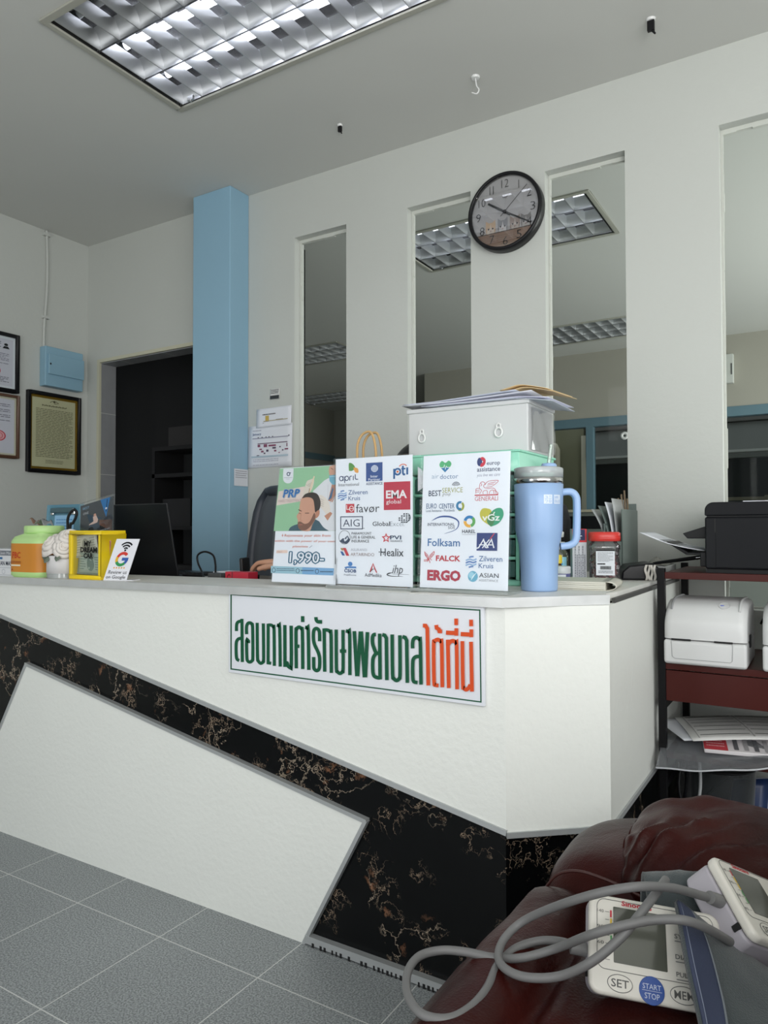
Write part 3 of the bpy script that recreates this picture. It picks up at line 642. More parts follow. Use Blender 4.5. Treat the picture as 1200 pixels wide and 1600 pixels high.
b = MB().box(-1.04, FY-.006, .004, -.555, FY+.0096, .022, TRIMM)
for k in range(42):
    if random.random() < .8: b.box(-1.02+k*.011, FY-.0066, .000, -1.02+k*.011+random.choice([.004, .006]), FY-.0055, .010, BLACKMAT)
b.build('perforated_base_strip', t)
top = [(XE, 1.340), (-.549, 1.340), (-.386, 1.512), (-.402, 1.545), (-.392, 1.60), (-.392, 2.302), (-.76, 2.302), (-.76, 1.60), (XE, 1.60)]
def sh(x, y, z): return (x, y, z+ct(x)-.8155)
TOPM = mat('painted counter top', (226, 226, 221), .45, bump=(40, .1), vary=(12, .05))
def cut(poly, x):                                      # split the long edges so the top can follow the dip
    return [(x0, y0) for x0, y0 in poly]
b = MB(); seg = 8
b.prism([(-.76, 1.345), (-.5512, 1.345), (-.3925, 1.513), (-.402, 1.545), (-.392, 1.60), (-.392, 2.302), (-.76, 2.302)], .798, .8155, TOPM)
b.prism([(XE, 1.345), (-.76, 1.345), (-.76, 1.60), (XE, 1.60)], .798, .8155, TOPM, lambda x, y, z: sh(x, y, z))
b.build('counter_top', t)
TRW = mat('worn aluminium edging', (206, 208, 208), .35, .4, bump=(18, .3), vary=(26, .12))
b = MB().prism([(XE, 1.338), (-.5484, 1.338), (-.551, 1.346), (XE, 1.346)], .7965, .8163, TRW, lambda x, y, z: sh(x, y, z))
b.prism([(-.5484, 1.338), (-.385, 1.511), (-.3935, 1.514), (-.551, 1.346)], .7965, .8163, TRW)
b.build('metal_edging', t)
box(-.391, 1.548, .797, -.383, 2.30, .806, mat('dull edging', (70, 70, 68), .5)).build('side_edging', t)

# lower desk behind the ledge
t = thing('reception_desk', 'low wooden work desk right behind the counter ledge, under the black laptop', 'desk', (0, 0, 0)); DW = mat('grey beige desk laminate', (120, 112, 102), .5)
box(-2.95, 1.604, .757, -1.38, 2.02, .785, DW).build('desk_top', t)
for x in (-2.93, -1.42):
    for y in (1.615, 1.97): box(x, y, 0, x+.04, y+.04, .757, BLACKM).build('leg', t)

# ============================================================ THAI SIGN ON THE COUNTER
SGX, SGZ, SGW, SGH = -1.274, .598, .683, .199
t = thing('counter_sign', 'white sign board with green and orange Thai lettering fixed to the counter front', 'sign', (SGX, FY, SGZ))
MB().box(0, -.010, 0, SGW, 0, SGH, mat('glossy white sign board', (226, 229, 236), .25)).build('board', t, bevel=.0015)
a = Art([(362, 925.8), (759, 943.6), (359, 1050), (759.8, 1101.5)], SGW, SGH, lambda u, v, l: (u, -.0101-l*1.5, v))
GRN = (16, 84, 56); ORG = (214, 78, 32)
def c1(pts): return [(355+x/5.714, 920+y/5.714) for x, y in pts]
def c2(pts): return [(555+x/5.4545, 930+y/5.4545) for x, y in pts]
a.line([c1([(62, 58)])[0], c2([(1080, 108)])[0], c2([(1090, 893)])[0], c1([(48, 712)])[0]], 2.0, GRN, True)
a.part('green_border', t)
S1 = [[(103, 378), (104, 335), (110, 308), (126, 294), (152, 289)], [(153, 270), (149, 650)], [(151, 440), (120, 446), (102, 470), (97, 510), (97, 590), (103, 625), (122, 637)],
      [(192, 404), (192, 345), (202, 313), (221, 304), (238, 313), (246, 345), (243, 600), (236, 636), (215, 650), (195, 637), (190, 600), (191, 462), (206, 463), (206, 482)],
      [(287, 303), (284, 600), (291, 640), (311, 660), (331, 648), (338, 612), (341, 308)], [(384, 310), (377, 655), (404, 659)], [(384, 322), (410, 322), (428, 336), (435, 365), (432, 682)],
      [(460, 321), (474, 327), (485, 350), (484, 688)], [(531, 320), (526, 690)], [(528, 655), (546, 655), (553, 682), (570, 692), (583, 668), (587, 325)],
      [(627, 702), (629, 385), (638, 350), (657, 337), (676, 349), (686, 382), (684, 708)], [(632, 505), (658, 507)], [(690, 240), (690, 292)], [(710, 338), (726, 344), (738, 368), (738, 715)],
      [(838, 460), (838, 385), (828, 357), (809, 347), (791, 360), (784, 392), (785, 455), (797, 500), (824, 558), (836, 610), (834, 685), (825, 712), (808, 721), (790, 710), (783, 688), (783, 600)],
      [(808, 247), (811, 272), (826, 288), (858, 289)], [(848, 272), (848, 305)], [(880, 346), (880, 730)], [(880, 360), (908, 360), (930, 372), (941, 404), (939, 740)],
      [(987, 355), (985, 690), (994, 728), (1016, 744), (1036, 730), (1045, 695), (1048, 358)], [(1018, 545), (1074, 545)], [(1045, 522), (1045, 570)], [(1073, 366), (1094, 373), (1107, 398), (1105, 758)]]
for s in S1: a.line(smooth2(c1(s), 3) if len(s) > 3 else c1(s), 4.9 if s[0][0] < 500 else 5.3, GRN)
S2 = [[(6, 296), (24, 678)], [(30, 678), (58, 298)], [(65, 298), (89, 687)], [(97, 687), (118, 303)], [(190, 322), (171, 326), (161, 350), (162, 400), (176, 445), (192, 478), (222, 480)], [(192, 480), (168, 515), (161, 560), (162, 640), (173, 675), (198, 688), (222, 691)], [(223, 315), (223, 703)],
      [(245, 323), (266, 329), (280, 352), (281, 709)], [(330, 321), (331, 655), (342, 696), (365, 712), (386, 696), (395, 655), (396, 327)], [(418, 338), (441, 346), (454, 370), (457, 731)],
      [(505, 437), (505, 390), (514, 358), (538, 345), (561, 358), (571, 390), (575, 745)], [(573, 506), (535, 507), (512, 526), (505, 565), (505, 685), (514, 720), (545, 728)]]
for s in S2: a.line(smooth2(c2(s), 3) if len(s) > 5 else c2(s), 5.7, GRN)
a.part('green_lettering', t)
S3 = [[(594, 243), (617, 243), (632, 268), (633, 330), (638, 752)], [(759, 767), (755, 405), (744, 373), (720, 360), (697, 373), (686, 405), (688, 712), (699, 746), (727, 752)], [(709, 236), (712, 262), (731, 272), (735, 290), (759, 291)],
      [(808, 360), (815, 773)], [(812, 400), (832, 376), (856, 370), (876, 384), (884, 415), (887, 783)], [(793, 300), (895, 305)], [(882, 262), (882, 326)], [(881, 180), (881, 236)],
      [(934, 371), (938, 735), (947, 772), (966, 786), (987, 772), (1002, 742)], [(1009, 376), (1017, 802)], [(920, 311), (1025, 316)], [(1012, 270), (1012, 337)], [(1010, 188), (1011, 244)]]
for s in S3: a.line(smooth2(c2(s), 3) if len(s) > 5 else c2(s), 6.0 if s[0] != (793, 300) and s[0] != (920, 311) else 6.6, ORG)
a.part('orange_lettering', t)

# ============================================================ STANDS OF PRINTED SHEETS ON THE LEDGE
SHEET = mat('printed sheet paper', (236, 241, 250), .5)
def stand(label, x, y, w, h, lean, base, yaw=0):
    z = ct(x); t = thing('sign_stand', label, 'sign stand', (x, y, z), (lean, 0, yaw), group='acrylic sign stands on the counter ledge')
    for y0 in (-.0042, .0014): MB().box(-w/2-.004, y0, .006, w/2+.004, y0+.0012, h+.010, ACRYL).build('acrylic_sheet', t)
    if base == 'block': MB().box(-w/2-.008, -.030, 0, w/2+.012, .045, .0065, clear('acrylic base', (214, 222, 220), .35, .08, .03)).build('acrylic_base', t)
    s = MB().box(-w/2, .0000, .008, w/2, .0008, h+.008, SHEET).build('sheet', t)
    return t, s
def sheet_fn(w): return lambda u, v, l: (u-w/2, -.0001-l*.25, v+.008)
# ---- stand A
wA, hA = .210, .297
tA, sA = stand('upright clear stand, middle of three, showing a big red square logo', -.9035, 1.43, wA, hA, 0, 'block')
a = Art([(56, 122), (895, 66), (80, 1475), (905, 1503)], wA, hA, sheet_fn(wA)); PN = lambda lab: a.part('logo', sA, lab)
NAVY = (40, 56, 98); RED = (196, 52, 74); DK = (46, 48, 58)
a.at(255, 215); a.poly(smooth2([(202, 245), (202, 160), (245, 172), (270, 215), (240, 246), (202, 245)], 3), (92, 150, 74)); a.poly(smooth2([(250, 212), (285, 216), (304, 235), (304, 272), (268, 262), (250, 212)], 3), (232, 164, 80))
a.at(200, 335)
a.arc(120, 330, 20, 24, 0, 360, 9, NAVY); a.line([(141, 305), (141, 356)], 9, NAVY); a.line([(158, 308), (158, 380)], 9, NAVY); a.arc(180, 330, 20, 24, 0, 360, 9, NAVY); a.line([(213, 356), (213, 320), (220, 309), (236, 308)], 9, NAVY); a.line([(252, 306), (252, 354)], 9, NAVY); a.line([(273, 290), (273, 335), (282, 346), (304, 346)], 9, NAVY)
a.text('International', 90, 382, 314, 416, DK); PN('green and orange leaf logo over dark blue wordmark')
a.at(480, 260); a.rect(390, 156, 570, 360, (52, 82, 146)); a.circ(484, 222, 38, (214, 222, 236))
for k in (-24, -8, 8, 24): a.line([(484+k, 222-32+abs(k)*.4), (484+k*.8, 222+32-abs(k)*.4)], 2.5, (52, 82, 146)); a.line([(450+abs(k)*.3, 222+k), (518-abs(k)*.3, 222+k)], 2.5, (52, 82, 146))
a.text('Inter', 440, 292, 520, 322, (226, 232, 242), .01, keep=True); a.text('Partner', 416, 328, 546, 356, (226, 232, 242), .01, keep=True); a.text('ASSISTANCE', 392, 372, 572, 402, NAVY, .012); PN('blue square logo with a white globe')
a.at(770, 250); B1 = (36, 92, 150)
a.line([(697, 220), (697, 332)], 20, B1); a.arc(735, 254, 31, 33, 0, 360, 19, B1); a.line([(793, 192), (793, 270), (800, 287), (818, 288)], 20, B1); a.line([(776, 224), (822, 224)], 16, B1); a.line([(840, 212), (840, 290)], 20, B1); a.circ(735, 254, 12, (226, 108, 48)); a.arc(795, 216, 44, 42, 205, 330, 9, (220, 96, 50)); PN('blue lowercase logo with an orange arc')
a.at(730, 520); a.rect(586, 366, 874, 674, (190, 48, 72)); a.text('EMA', 610, 458, 838, 548, (236, 236, 240), .03, keep=True); a.text('global', 612, 562, 774, 618, (236, 236, 240), keep=True); PN('large red square logo')
def cross_logo(art, cx, cy, sx, sy):
    art.at(cx, cy)
    for k in range(5):
        y = cy-sy*.42+k*sy*.21; art.swoosh(smooth2([(cx-sx*.5, y+sy*.12), (cx-sx*.15, y), (cx+sx*.2, y+sy*.08), (cx+sx*.5, y-sy*.04)] if 1 <= k <= 3 else [(cx-sx*.2, y+sy*.06), (cx, y), (cx+sx*.22, y-sy*.02)], 3), [sy*.12]*(10 if 1 <= k <= 3 else 7), [(96, 132, 190), (150, 182, 220)][k % 2])
cross_logo(a, 135, 518, 96, 112); a.text('Zilveren', 200, 458, 410, 508, (56, 92, 150)); a.text('Kruis', 202, 526, 330, 572, (56, 92, 150)); PN('striped blue cross logo')
a.at(222, 660); a.rect(176, 612, 268, 708, (200, 56, 68)); a.line([(186, 622), (186, 672), (214, 672)], 7, (240, 236, 236)); a.arc(238, 664, 22, 28, 0, 360, 7, (240, 236, 236)); a.line([(212, 664), (258, 664)], 6, (240, 236, 236))
a.text('favør', 286, 612, 540, 706, DK, -.004); PN('small red square logo with dark wordmark')
a.at(240, 818); a.line([(122, 752), (358, 752), (358, 884), (122, 884)], 9, (40, 52, 84), True); a.text('AIG', 148, 780, 328, 858, (40, 52, 84), -.008, keep=True); a.rect(366, 876, 380, 881, DK); PN('boxed three-letter logo')
a.text('Global', 468, 802, 655, 850, DK, .004); a.text('Excel.', 657, 800, 815, 850, (140, 146, 156), -.014); a.at(810, 750)
for r in range(5):
    for q in range(5):
        x = 750+q*26; y = 712+r*22
        if 20 < math.hypot(x-806, y-756)+8*q-r*6 and math.hypot(x-806, (y-756)*1.1) < 66 and q+r > 1 and (q > 0 or r > 1): a.poly([(x, y), (x+17, y-2), (x+18, y+12), (x+1, y+14)], (52, 58, 70))
a.arc(812, 756, 64, 54, -50, 80, 8, (52, 58, 70)); PN('grey wordmark with a dotted globe')
a.at(170, 975); a.arc(168, 975, 62, 74, 0, 360, 4, DK); a.poly([(112, 1018), (150, 985), (165, 990), (200, 956), (226, 1000), (212, 1030), (192, 1046), (150, 1040)], (58, 72, 96)); a.poly([(160, 1000), (172, 988), (182, 1000), (198, 968), (206, 990), (190, 1010), (170, 1022)], (220, 226, 236))
a.text('PARAMOUNT', 244, 918, 458, 946, DK); a.text('LIFE & GENERAL', 242, 958, 500, 988, DK); a.text('INSURANCE', 244, 1000, 434, 1030, DK); PN('mountain in a circle logo')
a.at(617, 980); st = [(617+(40 if k % 2 == 0 else 18)*math.sin(k*PI/5), 980-(44 if k % 2 == 0 else 20)*math.cos(k*PI/5)) for k in range(10)]; a.line(st, 10, (206, 56, 66), True); a.text('PVI', 660, 952, 780, 994, (44, 66, 96), .02); a.text('INSURANCE', 664, 1002, 792, 1022, (60, 70, 84)); PN('red star logo')
a.at(172, 1132); a.poly([(126, 1092), (152, 1092), (160, 1118), (140, 1118)], (170, 140, 80)); a.poly([(124, 1128), (150, 1128), (174, 1172), (146, 1172)], (44, 96, 160)); a.poly([(152, 1090), (184, 1090), (222, 1174), (190, 1174)], (198, 56, 66)); a.text('ASURANSI', 238, 1094, 410, 1122, (170, 172, 182), -.01); a.text('ARTARINDO', 236, 1142, 490, 1176, (150, 130, 128), -.004); PN('slanted red and blue bars logo')
a.text('Healix', 556, 1092, 806, 1176, (44, 48, 58), .004); a.at(560, 1130); a.circ(546, 1130, 6, (44, 48, 58)); a.circ(566, 1128, 7, (44, 48, 58)); a.circ(592, 1150, 6, (44, 48, 58)); PN('dark wordmark with small dots')
a.at(235, 1270); a.circ(234, 1262, 24, (70, 130, 196)); a.poly([(174, 1296), (205, 1288), (296, 1288), (300, 1306), (174, 1306)], (70, 130, 196)); a.text('ČSOB', 172, 1306, 300, 1354, (40, 70, 120), .03); a.text('Pojišťovna', 170, 1368, 300, 1392, (70, 80, 98)); PN('blue dot and bar logo')
a.at(480, 1300); a.swoosh([(446, 1350), (462, 1310), (482, 1252)], [12, 14, 4], (196, 56, 66)); a.swoosh([(480, 1252), (500, 1310), (520, 1352)], [4, 12, 10], (196, 56, 66)); a.swoosh([(450, 1346), (480, 1312), (500, 1318)], [6, 8, 2], (60, 62, 74)); a.text('AdMedika', 392, 1360, 572, 1398, (66, 68, 80)); PN('red pointed letter logo')
a.at(740, 1330); a.text('ihp', 686, 1268, 800, 1388, (40, 42, 52), -.004, shear=.3); a.swoosh(smooth2([(690, 1350), (640, 1364), (636, 1380), (690, 1390), (800, 1388)], 4), [4, 6, 10, 12, 12, 12, 12, 12, 10, 9, 8, 7, 6, 5, 4, 3, 2], (40, 42, 52)); a.line([(690, 1366), (866, 1366)], 2.5, (90, 92, 100)); PN('dark italic logo with a swoosh')
# ---- stand B
wB, hB = .206, .292
tB, sB = stand('leaning clear stand nearest the tumbler, a green heart logo at its top', -.6715, 1.418, wB, hB, -math.radians(4.0), 'block')
a = Art([(130, 122), (1025, 60), (60, 1510), (985, 1525)], wB, hB, sheet_fn(wB)); PN = lambda lab: a.part('logo', sB, lab); TEAL = (62, 160, 130)
a.at(352, 228); hl = [(352, 288), (300, 232), (293, 196), (318, 168), (352, 190), (386, 168), (414, 196), (404, 232)]; a.poly(smooth2(hl+[hl[0]], 3), (86, 178, 122)); a.poly([(306, 238), (400, 238), (352, 288)], (44, 120, 176)); a.line([(296, 238), (335, 238), (344, 210), (354, 258), (364, 226), (372, 238), (408, 238)], 6, (230, 240, 244))
a.text('air', 210, 310, 282, 354, (120, 150, 180), -.012); a.text('doctor', 296, 306, 484, 354, (50, 104, 156), -.004); PN('green heart logo with a pulse line')
a.at(726, 176); a.circ(708, 176, 26, (50, 64, 120), 44); a.poly(smooth2([(712, 136), (738, 126), (766, 150), (768, 190), (748, 222), (716, 226), (722, 196), (744, 176), (728, 156), (712, 136)], 3), (206, 52, 74)); a.text('europ', 780, 176, 916, 218, NAVY, .008); a.text('assistance', 680, 228, 916, 272, NAVY, .008); a.text('you live we care', 676, 292, 914, 334, (66, 70, 120), -.012, shear=.3); PN('red and blue swirl logo')
a.text('BEST', 174, 478, 308, 538, (40, 56, 84), .012); a.text('SERVICE', 316, 446, 530, 498, (158, 160, 66), -.002); a.text('group', 316, 508, 402, 540, (90, 90, 80), -.01, shear=.3); a.at(460, 412)
for r in (14, 27, 40): a.arc(461, 432, r, r*1.1, 195, 345, 7, (50, 62, 80))
PN('dark and olive wordmark with radio arcs')
LN = (196, 72, 82); a.at(776, 470); a.rect(654, 512, 896, 524, LN); a.text('GENERALI', 654, 532, 892, 578, LN, -.004)
for pts in ([(700, 505), (722, 470), (700, 446), (704, 400), (722, 380), (746, 384), (756, 402), (742, 420), (750, 440), (790, 452), (840, 448), (866, 470), (870, 508)], [(756, 412), (790, 376), (888, 370), (870, 400), (820, 432), (770, 436)], [(786, 400), (866, 384)], [(780, 416), (846, 404)], [(664, 500), (664, 452), (700, 446)], [(664, 470), (702, 466)], [(668, 486), (702, 484)], [(740, 508), (738, 480), (776, 470), (782, 508)], [(800, 508), (812, 476), (842, 470), (850, 508)], [(850, 470), (892, 500), (880, 512)], [(716, 394), (722, 412), (712, 424)]): a.line(smooth2(pts, 3) if len(pts) > 2 else pts, 5, LN)
PN('red winged lion logo')
a.text('EURO', 148, 616, 256, 670, (50, 84, 130), .006); a.text('CENTER', 280, 614, 442, 666, (50, 84, 130), .006); a.text('Local Assistance - Worldwide', 144, 674, 442, 702, (80, 100, 126)); a.at(500, 640); a.arc(502, 640, 32, 40, -60, 120, 22, (160, 168, 70)); a.arc(498, 634, 28, 36, 60, 300, 24, (54, 124, 170)); PN('blue wordmark with a two-colour ring')
a.text('INTERNATIONAL', 156, 818, 440, 850, (50, 58, 84), .006); a.text('SOS', 372, 852, 442, 880, (50, 58, 84), .004); a.at(340, 838); a.swoosh(smooth2([(198, 794), (280, 754), (380, 752), (460, 784), (482, 830), (450, 890), (336, 932)], 4), [2, 6, 10, 13, 15, 17, 18, 18, 18, 17, 16, 15, 14, 13, 13, 12, 11, 10, 9, 8, 7, 6, 5, 4, 2], (58, 86, 150)); PN('dark wordmark under a blue swoosh')
a.at(596, 800); a.arc(596, 798, 46, 48, 190, 310, 30, (50, 128, 190)); a.arc(596, 798, 46, 48, -50, 70, 30, (96, 168, 90)); a.arc(596, 798, 46, 48, 75, 185, 30, (236, 178, 74)); a.text('HAREL', 518, 884, 658, 920, (44, 50, 66), .014); a.text('Insurance & Finance', 518, 928, 660, 938, (120, 124, 132)); PN('three-colour ring logo')
a.at(824, 750); yl = [(824, 846), (730, 780), (702, 710), (726, 660), (776, 656), (824, 690), (824, 846)]; a.poly(smooth2(yl, 4), (196, 190, 70)); gr_ = [(820, 848), (900, 812), (946, 736), (936, 670), (896, 652), (840, 676), (790, 740), (780, 800), (820, 848)]; a.poly(smooth2(gr_, 4), (58, 160, 122)); a.poly(smooth2([(820, 846), (782, 800), (792, 740), (824, 694), (850, 740), (850, 810), (820, 846)], 4), (70, 132, 84)); a.text('vGz', 728, 716, 910, 786, (236, 240, 238), .02, keep=True); a.line([(844, 716), (856, 694)], 10, (236, 240, 238)); PN('yellow and green heart logo')
def letter_poly(L, **k): pass
a.text('Folksam', 154, 984, 492, 1066, (60, 110, 166), .008); PN('blue wordmark')
a.at(778, 1006); a.rect(668, 914, 882, 1102, (46, 62, 122)); W_ = (232, 236, 242)
a.line([(668, 1078), (690, 1070), (740, 984), (762, 1072)], 13, W_); a.line([(694, 1040), (756, 1040)], 10, W_); a.line([(734, 982), (790, 1072)], 13, W_); a.line([(728, 1074), (800, 984)], 11, W_); a.line([(770, 1074), (822, 984), (848, 1072)], 13, W_); a.line([(790, 1040), (844, 1040)], 10, W_); a.line([(806, 980), (850, 918)], 9, (204, 66, 86)); PN('dark blue square logo with a red slash')
a.at(164, 1186); F_ = (198, 66, 72)
for pts in ([(118, 1124), (124, 1160), (150, 1196), (164, 1204)], [(120, 1150), (146, 1176)], [(122, 1136), (150, 1162), (158, 1196)], [(218, 1122), (180, 1160), (164, 1204)], [(222, 1124), (212, 1160), (176, 1200)], [(206, 1146), (180, 1182)], [(164, 1204), (140, 1226), (112, 1228)], [(164, 1204), (150, 1236)], [(164, 1204), (180, 1246)], [(112, 1216), (140, 1212), (158, 1200)], [(176, 1200), (196, 1216)]): a.line(smooth2(pts, 3) if len(pts) > 2 else pts, 6, F_)
a.text('FALCK', 238, 1162, 496, 1224, (190, 52, 66), .03); PN('red falcon logo')
cross_logo(a, 608, 1222, 112, 126); a.text('Zilveren', 690, 1158, 932, 1216, (56, 100, 156)); a.text('Kruis', 686, 1236, 838, 1288, (56, 100, 156)); PN('striped blue cross logo')
a.text('ERGO', 142, 1318, 494, 1436, (176, 54, 74), .05); PN('big dark red wordmark')
a.at(624, 1378); a.circ(624, 1378, 52, (110, 176, 204), 58); a.circ(610, 1366, 30, (160, 208, 226), 34); a.swoosh([(606, 1420), (626, 1380), (660, 1338)], [3, 12, 4], (226, 240, 246)); a.text('ASIAN', 690, 1340, 892, 1388, (40, 44, 56), -.004); a.text('ASSISTANCE', 686, 1406, 886, 1430, (110, 114, 122), -.012); PN('pale blue ball logo')
# ---- stand C: hair treatment poster
wC, hC = .196, .290
tC, sC = stand('leaning clear sleeve with a green hair treatment poster', -1.105, 1.425, wC, hC, -math.radians(6.5), None)
a = Art([(165, 92), (905, 60), (75, 1535), (850, 1562)], wC, hC, sheet_fn(wC))
MINT = (150, 196, 160)
a.free(); a.poly([(162, 98), (904, 64), (890, 880), (95, 880)], MINT)
a.poly([(150, 380), (460, 320), (450, 500), (125, 556)], (222, 206, 200))
COAT = (220, 222, 228); SK = (206, 158, 136); SK2 = (188, 134, 110)
a.poly([(560, 380), (690, 250), (780, 200), (905, 200), (905, 878), (700, 878), (600, 760), (600, 560)], COAT)
a.poly([(780, 300), (905, 280), (790, 520), (740, 500)], SK2); a.poly([(790, 330), (740, 500), (780, 470), (800, 360)], (70, 104, 140)); a.line([(905, 330), (760, 530)], 7, (186, 190, 200)); a.line([(735, 300), (735, 500)], 5, (196, 198, 206))
a.poly(smooth2([(752, 74), (740, 120), (748, 180), (790, 290), (840, 300), (905, 270), (905, 66), (752, 74)], 3), SK); a.poly([(745, 190), (905, 170), (905, 270), (870, 300), (790, 305), (752, 260)], (112, 176, 200)); a.line([(750, 205), (905, 195)], 5, (190, 222, 232)); a.line([(765, 100), (790, 118)], 7, (96, 66, 56)); a.line([(820, 132), (880, 140)], 7, (96, 66, 56))
a.poly(smooth2([(440, 430), (480, 270), (520, 240), (570, 230), (560, 320), (520, 400), (440, 430)], 3), (216, 208, 198))
for k in range(4): a.line([(478+k*18, 300-k*10), (530+k*6, 330-k*14)], 5, (170, 158, 148))
a.line([(572, 195), (510, 430)], 16, (226, 206, 180)); a.line([(520, 345), (505, 435)], 7, (120, 96, 70))
a.poly(smooth2([(608, 450), (660, 430), (740, 500), (770, 620), (740, 700), (700, 640), (640, 560), (608, 450)], 3), (222, 214, 206))
for k in range(4): a.line([(612, 455+k*26), (690, 500+k*24)], 5, (176, 164, 154))
a.poly([(700, 690), (770, 640), (795, 660), (740, 750)], SK2)
a.poly(smooth2([(275, 878), (300, 830), (390, 790), (600, 735), (690, 830), (760, 878)], 3)+[(275, 878)], (64, 92, 106))
a.poly(smooth2([(400, 600), (415, 500), (450, 440), (540, 405), (600, 430), (630, 520), (620, 640), (590, 740), (560, 800), (530, 878), (430, 872), (390, 800), (385, 740), (370, 690), (400, 640), (400, 600)], 3), SK)
a.poly(smooth2([(430, 470), (470, 415), (550, 395), (615, 420), (650, 500), (650, 580), (620, 640), (590, 640), (580, 560), (560, 480), (500, 455), (430, 470)], 3), (58, 48, 46))
a.poly(smooth2([(384, 770), (420, 760), (470, 790), (530, 760), (580, 650), (595, 720), (540, 820), (480, 870), (420, 866), (390, 830), (384, 770)], 3), (128, 92, 78)); a.line([(395, 800), (440, 800)], 9, (180, 110, 100)); a.line([(390, 610), (430, 630)], 9, (60, 44, 40)); a.line([(470, 655), (520, 655)], 9, (76, 52, 46)); a.line([(395, 655), (425, 662)], 6, (76, 52, 46)); a.line([(425, 660), (415, 740), (440, 750)], 6, SK2); a.poly(smooth2([(600, 640), (640, 615), (640, 680), (600, 720), (600, 640)], 3), SK2)
a.poly(smooth2([(205, 100), (205, 240), (262, 282), (318, 240), (326, 96)], 3), (224, 228, 236)); a.arc(266, 165, 17, 20, 0, 360, 10, (44, 62, 96)); a.circ(290, 150, 6, (44, 62, 96)); a.scribble(212, 208, 312, 218, 1, (90, 100, 120)); a.scribble(240, 226, 284, 234, 1, (120, 126, 140))
a.part('treatment_photo', sC)
def outlined(t_, x0, y0, x1, y1, c_out, c_in, b_out, b_in, shear=0):
    for k in range(16): a.hold = k > 0; a.text(t_, x0+b_out*math.cos(k*PI/8), y0+b_out*math.sin(k*PI/8), x1+b_out*math.cos(k*PI/8), y1+b_out*math.sin(k*PI/8), c_out, b_in, shear)
    a.hold = False; a.text(t_, x0, y0, x1, y1, c_in, b_in, shear)
outlined('PRP', 205, 355, 404, 455, (232, 236, 244), (38, 110, 180), 8, .02, .15); a.text('HAIRS TREATMENT', 150, 480, 420, 516, (150, 120, 130), -.016)
CO = (206, 120, 102)
a.text('Rejuvenate your skin from', 222, 920, 776, 964, CO, .008, .12); a.text('within with the power of your own', 104, 992, 830, 1030, CO, .008, .12); a.text('platelets', 326, 1062, 512, 1098, CO, .008, .12); a.line([(180, 936), (206, 936)], 6, CO); a.line([(193, 918), (193, 956)], 6, CO); a.line([(530, 1092), (562, 1062)], 6, (150, 160, 170))
a.poly([(130, 1130), (268, 1126), (272, 1164), (130, 1168)], (236, 210, 198)); a.text('ONLY', 140, 1138, 202, 1158, (150, 120, 120))
outlined('1,990-', 290, 1150, 706, 1310, (46, 128, 166), (226, 234, 244), 13, .012)
a.free(); a.poly([(68, 1330), (832, 1354), (826, 1446), (66, 1422)], (156, 196, 212)); a.poly([(450, 1342), (832, 1354), (826, 1446), (450, 1434)], (122, 170, 212))
for x in (102, 394, 628): a.arc(x, 1384+(x-102)*.02, 20, 28, 0, 360, 6, (44, 60, 84))
a.text('www.clinic.com', 432, 1380, 590, 1400, (60, 84, 110)) if False else a.scribble(432, 1380, 590, 1400, 1, (60, 84, 110), 1, .6)
a.scribble(136, 1362, 356, 1406, 2, (60, 84, 110), .8, .35); a.scribble(664, 1392, 816, 1408, 1, (60, 84, 110), 1, .8)
a.part('poster_lettering', sC)
# loose white paper corner poking out between two stands
b = MB().prism([(-.040, 0), (.0, -.026), (.0, .030)], 0, .001, PAPER, lambda x, z, y: (-x, y, z)); 
tag(b.build('loose_paper', None, loc=(-.797, 1.452, 1.062)), 'white paper corner poking out behind the middle sign stand', 'paper')

# ============================================================ TUMBLER
t = thing('tumbler', 'tall pale blue steel tumbler with a clear lid, handle and straw on the counter', 'tumbler', (-.546, 1.545, .8160), (0, 0, math.radians(25))); t.scale = (1.03, 1.03, 1.045)
TB = mat('pale blue powder coat', (150, 180, 220), .38, bump=(300, .05)); r1, r2 = .0385, .0505
MB().lathe([(.030, 0), (r1-.002, 0), (r1, .004), (r1+.0005, .040), (r1+.004, .096), (r1+.0062, .104), (r2-.003, .118), (r2-.001, .126), (r2, .18), (r2+.001, .222), (r2-.001, .2225)], TB, n=56).build('body', t)
MB().lathe([(r2-.001, .2225), (r2+.0008, .223), (r2+.0008, .2345), (r2-.002, .2355)], STEEL, n=56).build('steel_rim', t)
LID = clear('frosty clear lid', (236, 244, 246), .5, .1, .03)
MB().lathe([(r2-.003, .2355), (r2+.001, .236), (r2+.0015, .2545), (r2-.003, .257), (.018, .257), (.018, .249), (r2-.006, .249)], LID, n=56).build('lid', t)
MB().lathe([(.0, .249), (.015, .249), (.0165, .252), (.0165, .262), (.014, .266), (0, .2665)], TB, c=(.022, .0, 0), n=24).build('straw_plug', t)
MB().cyl((.022, 0, .266), (.027, -.002, .306), .0042, .0042, clear('clear straw', (220, 236, 226), .3, .1, .03), 14).build('straw', t)
hp = smooth_path([(r2-.004, 0, .205), (r2+.016, 0, .206), (r2+.027, 0, .196), (r2+.029, 0, .175), (r2+.028, 0, .125), (r2+.025, 0, .104), (r2+.014, 0, .095), (r2-.006, 0, .092)], 6)
h = MB(); vs = []; n = 16; ax = Vector((0, 1, 0))
for i, p in enumerate(hp):
    dd = (hp[min(i+1, len(hp)-1)]-hp[max(i-1, 0)]).normalized(); w = dd.cross(ax).normalized()
    for k in range(n):
        q = 2*PI*k/n; sx_ = math.copysign(abs(math.cos(q))**.6, math.cos(q)); sy_ = math.copysign(abs(math.sin(q))**.6, math.sin(q)); vs.append(p+w*.0075*sx_+ax*.0125*sy_)
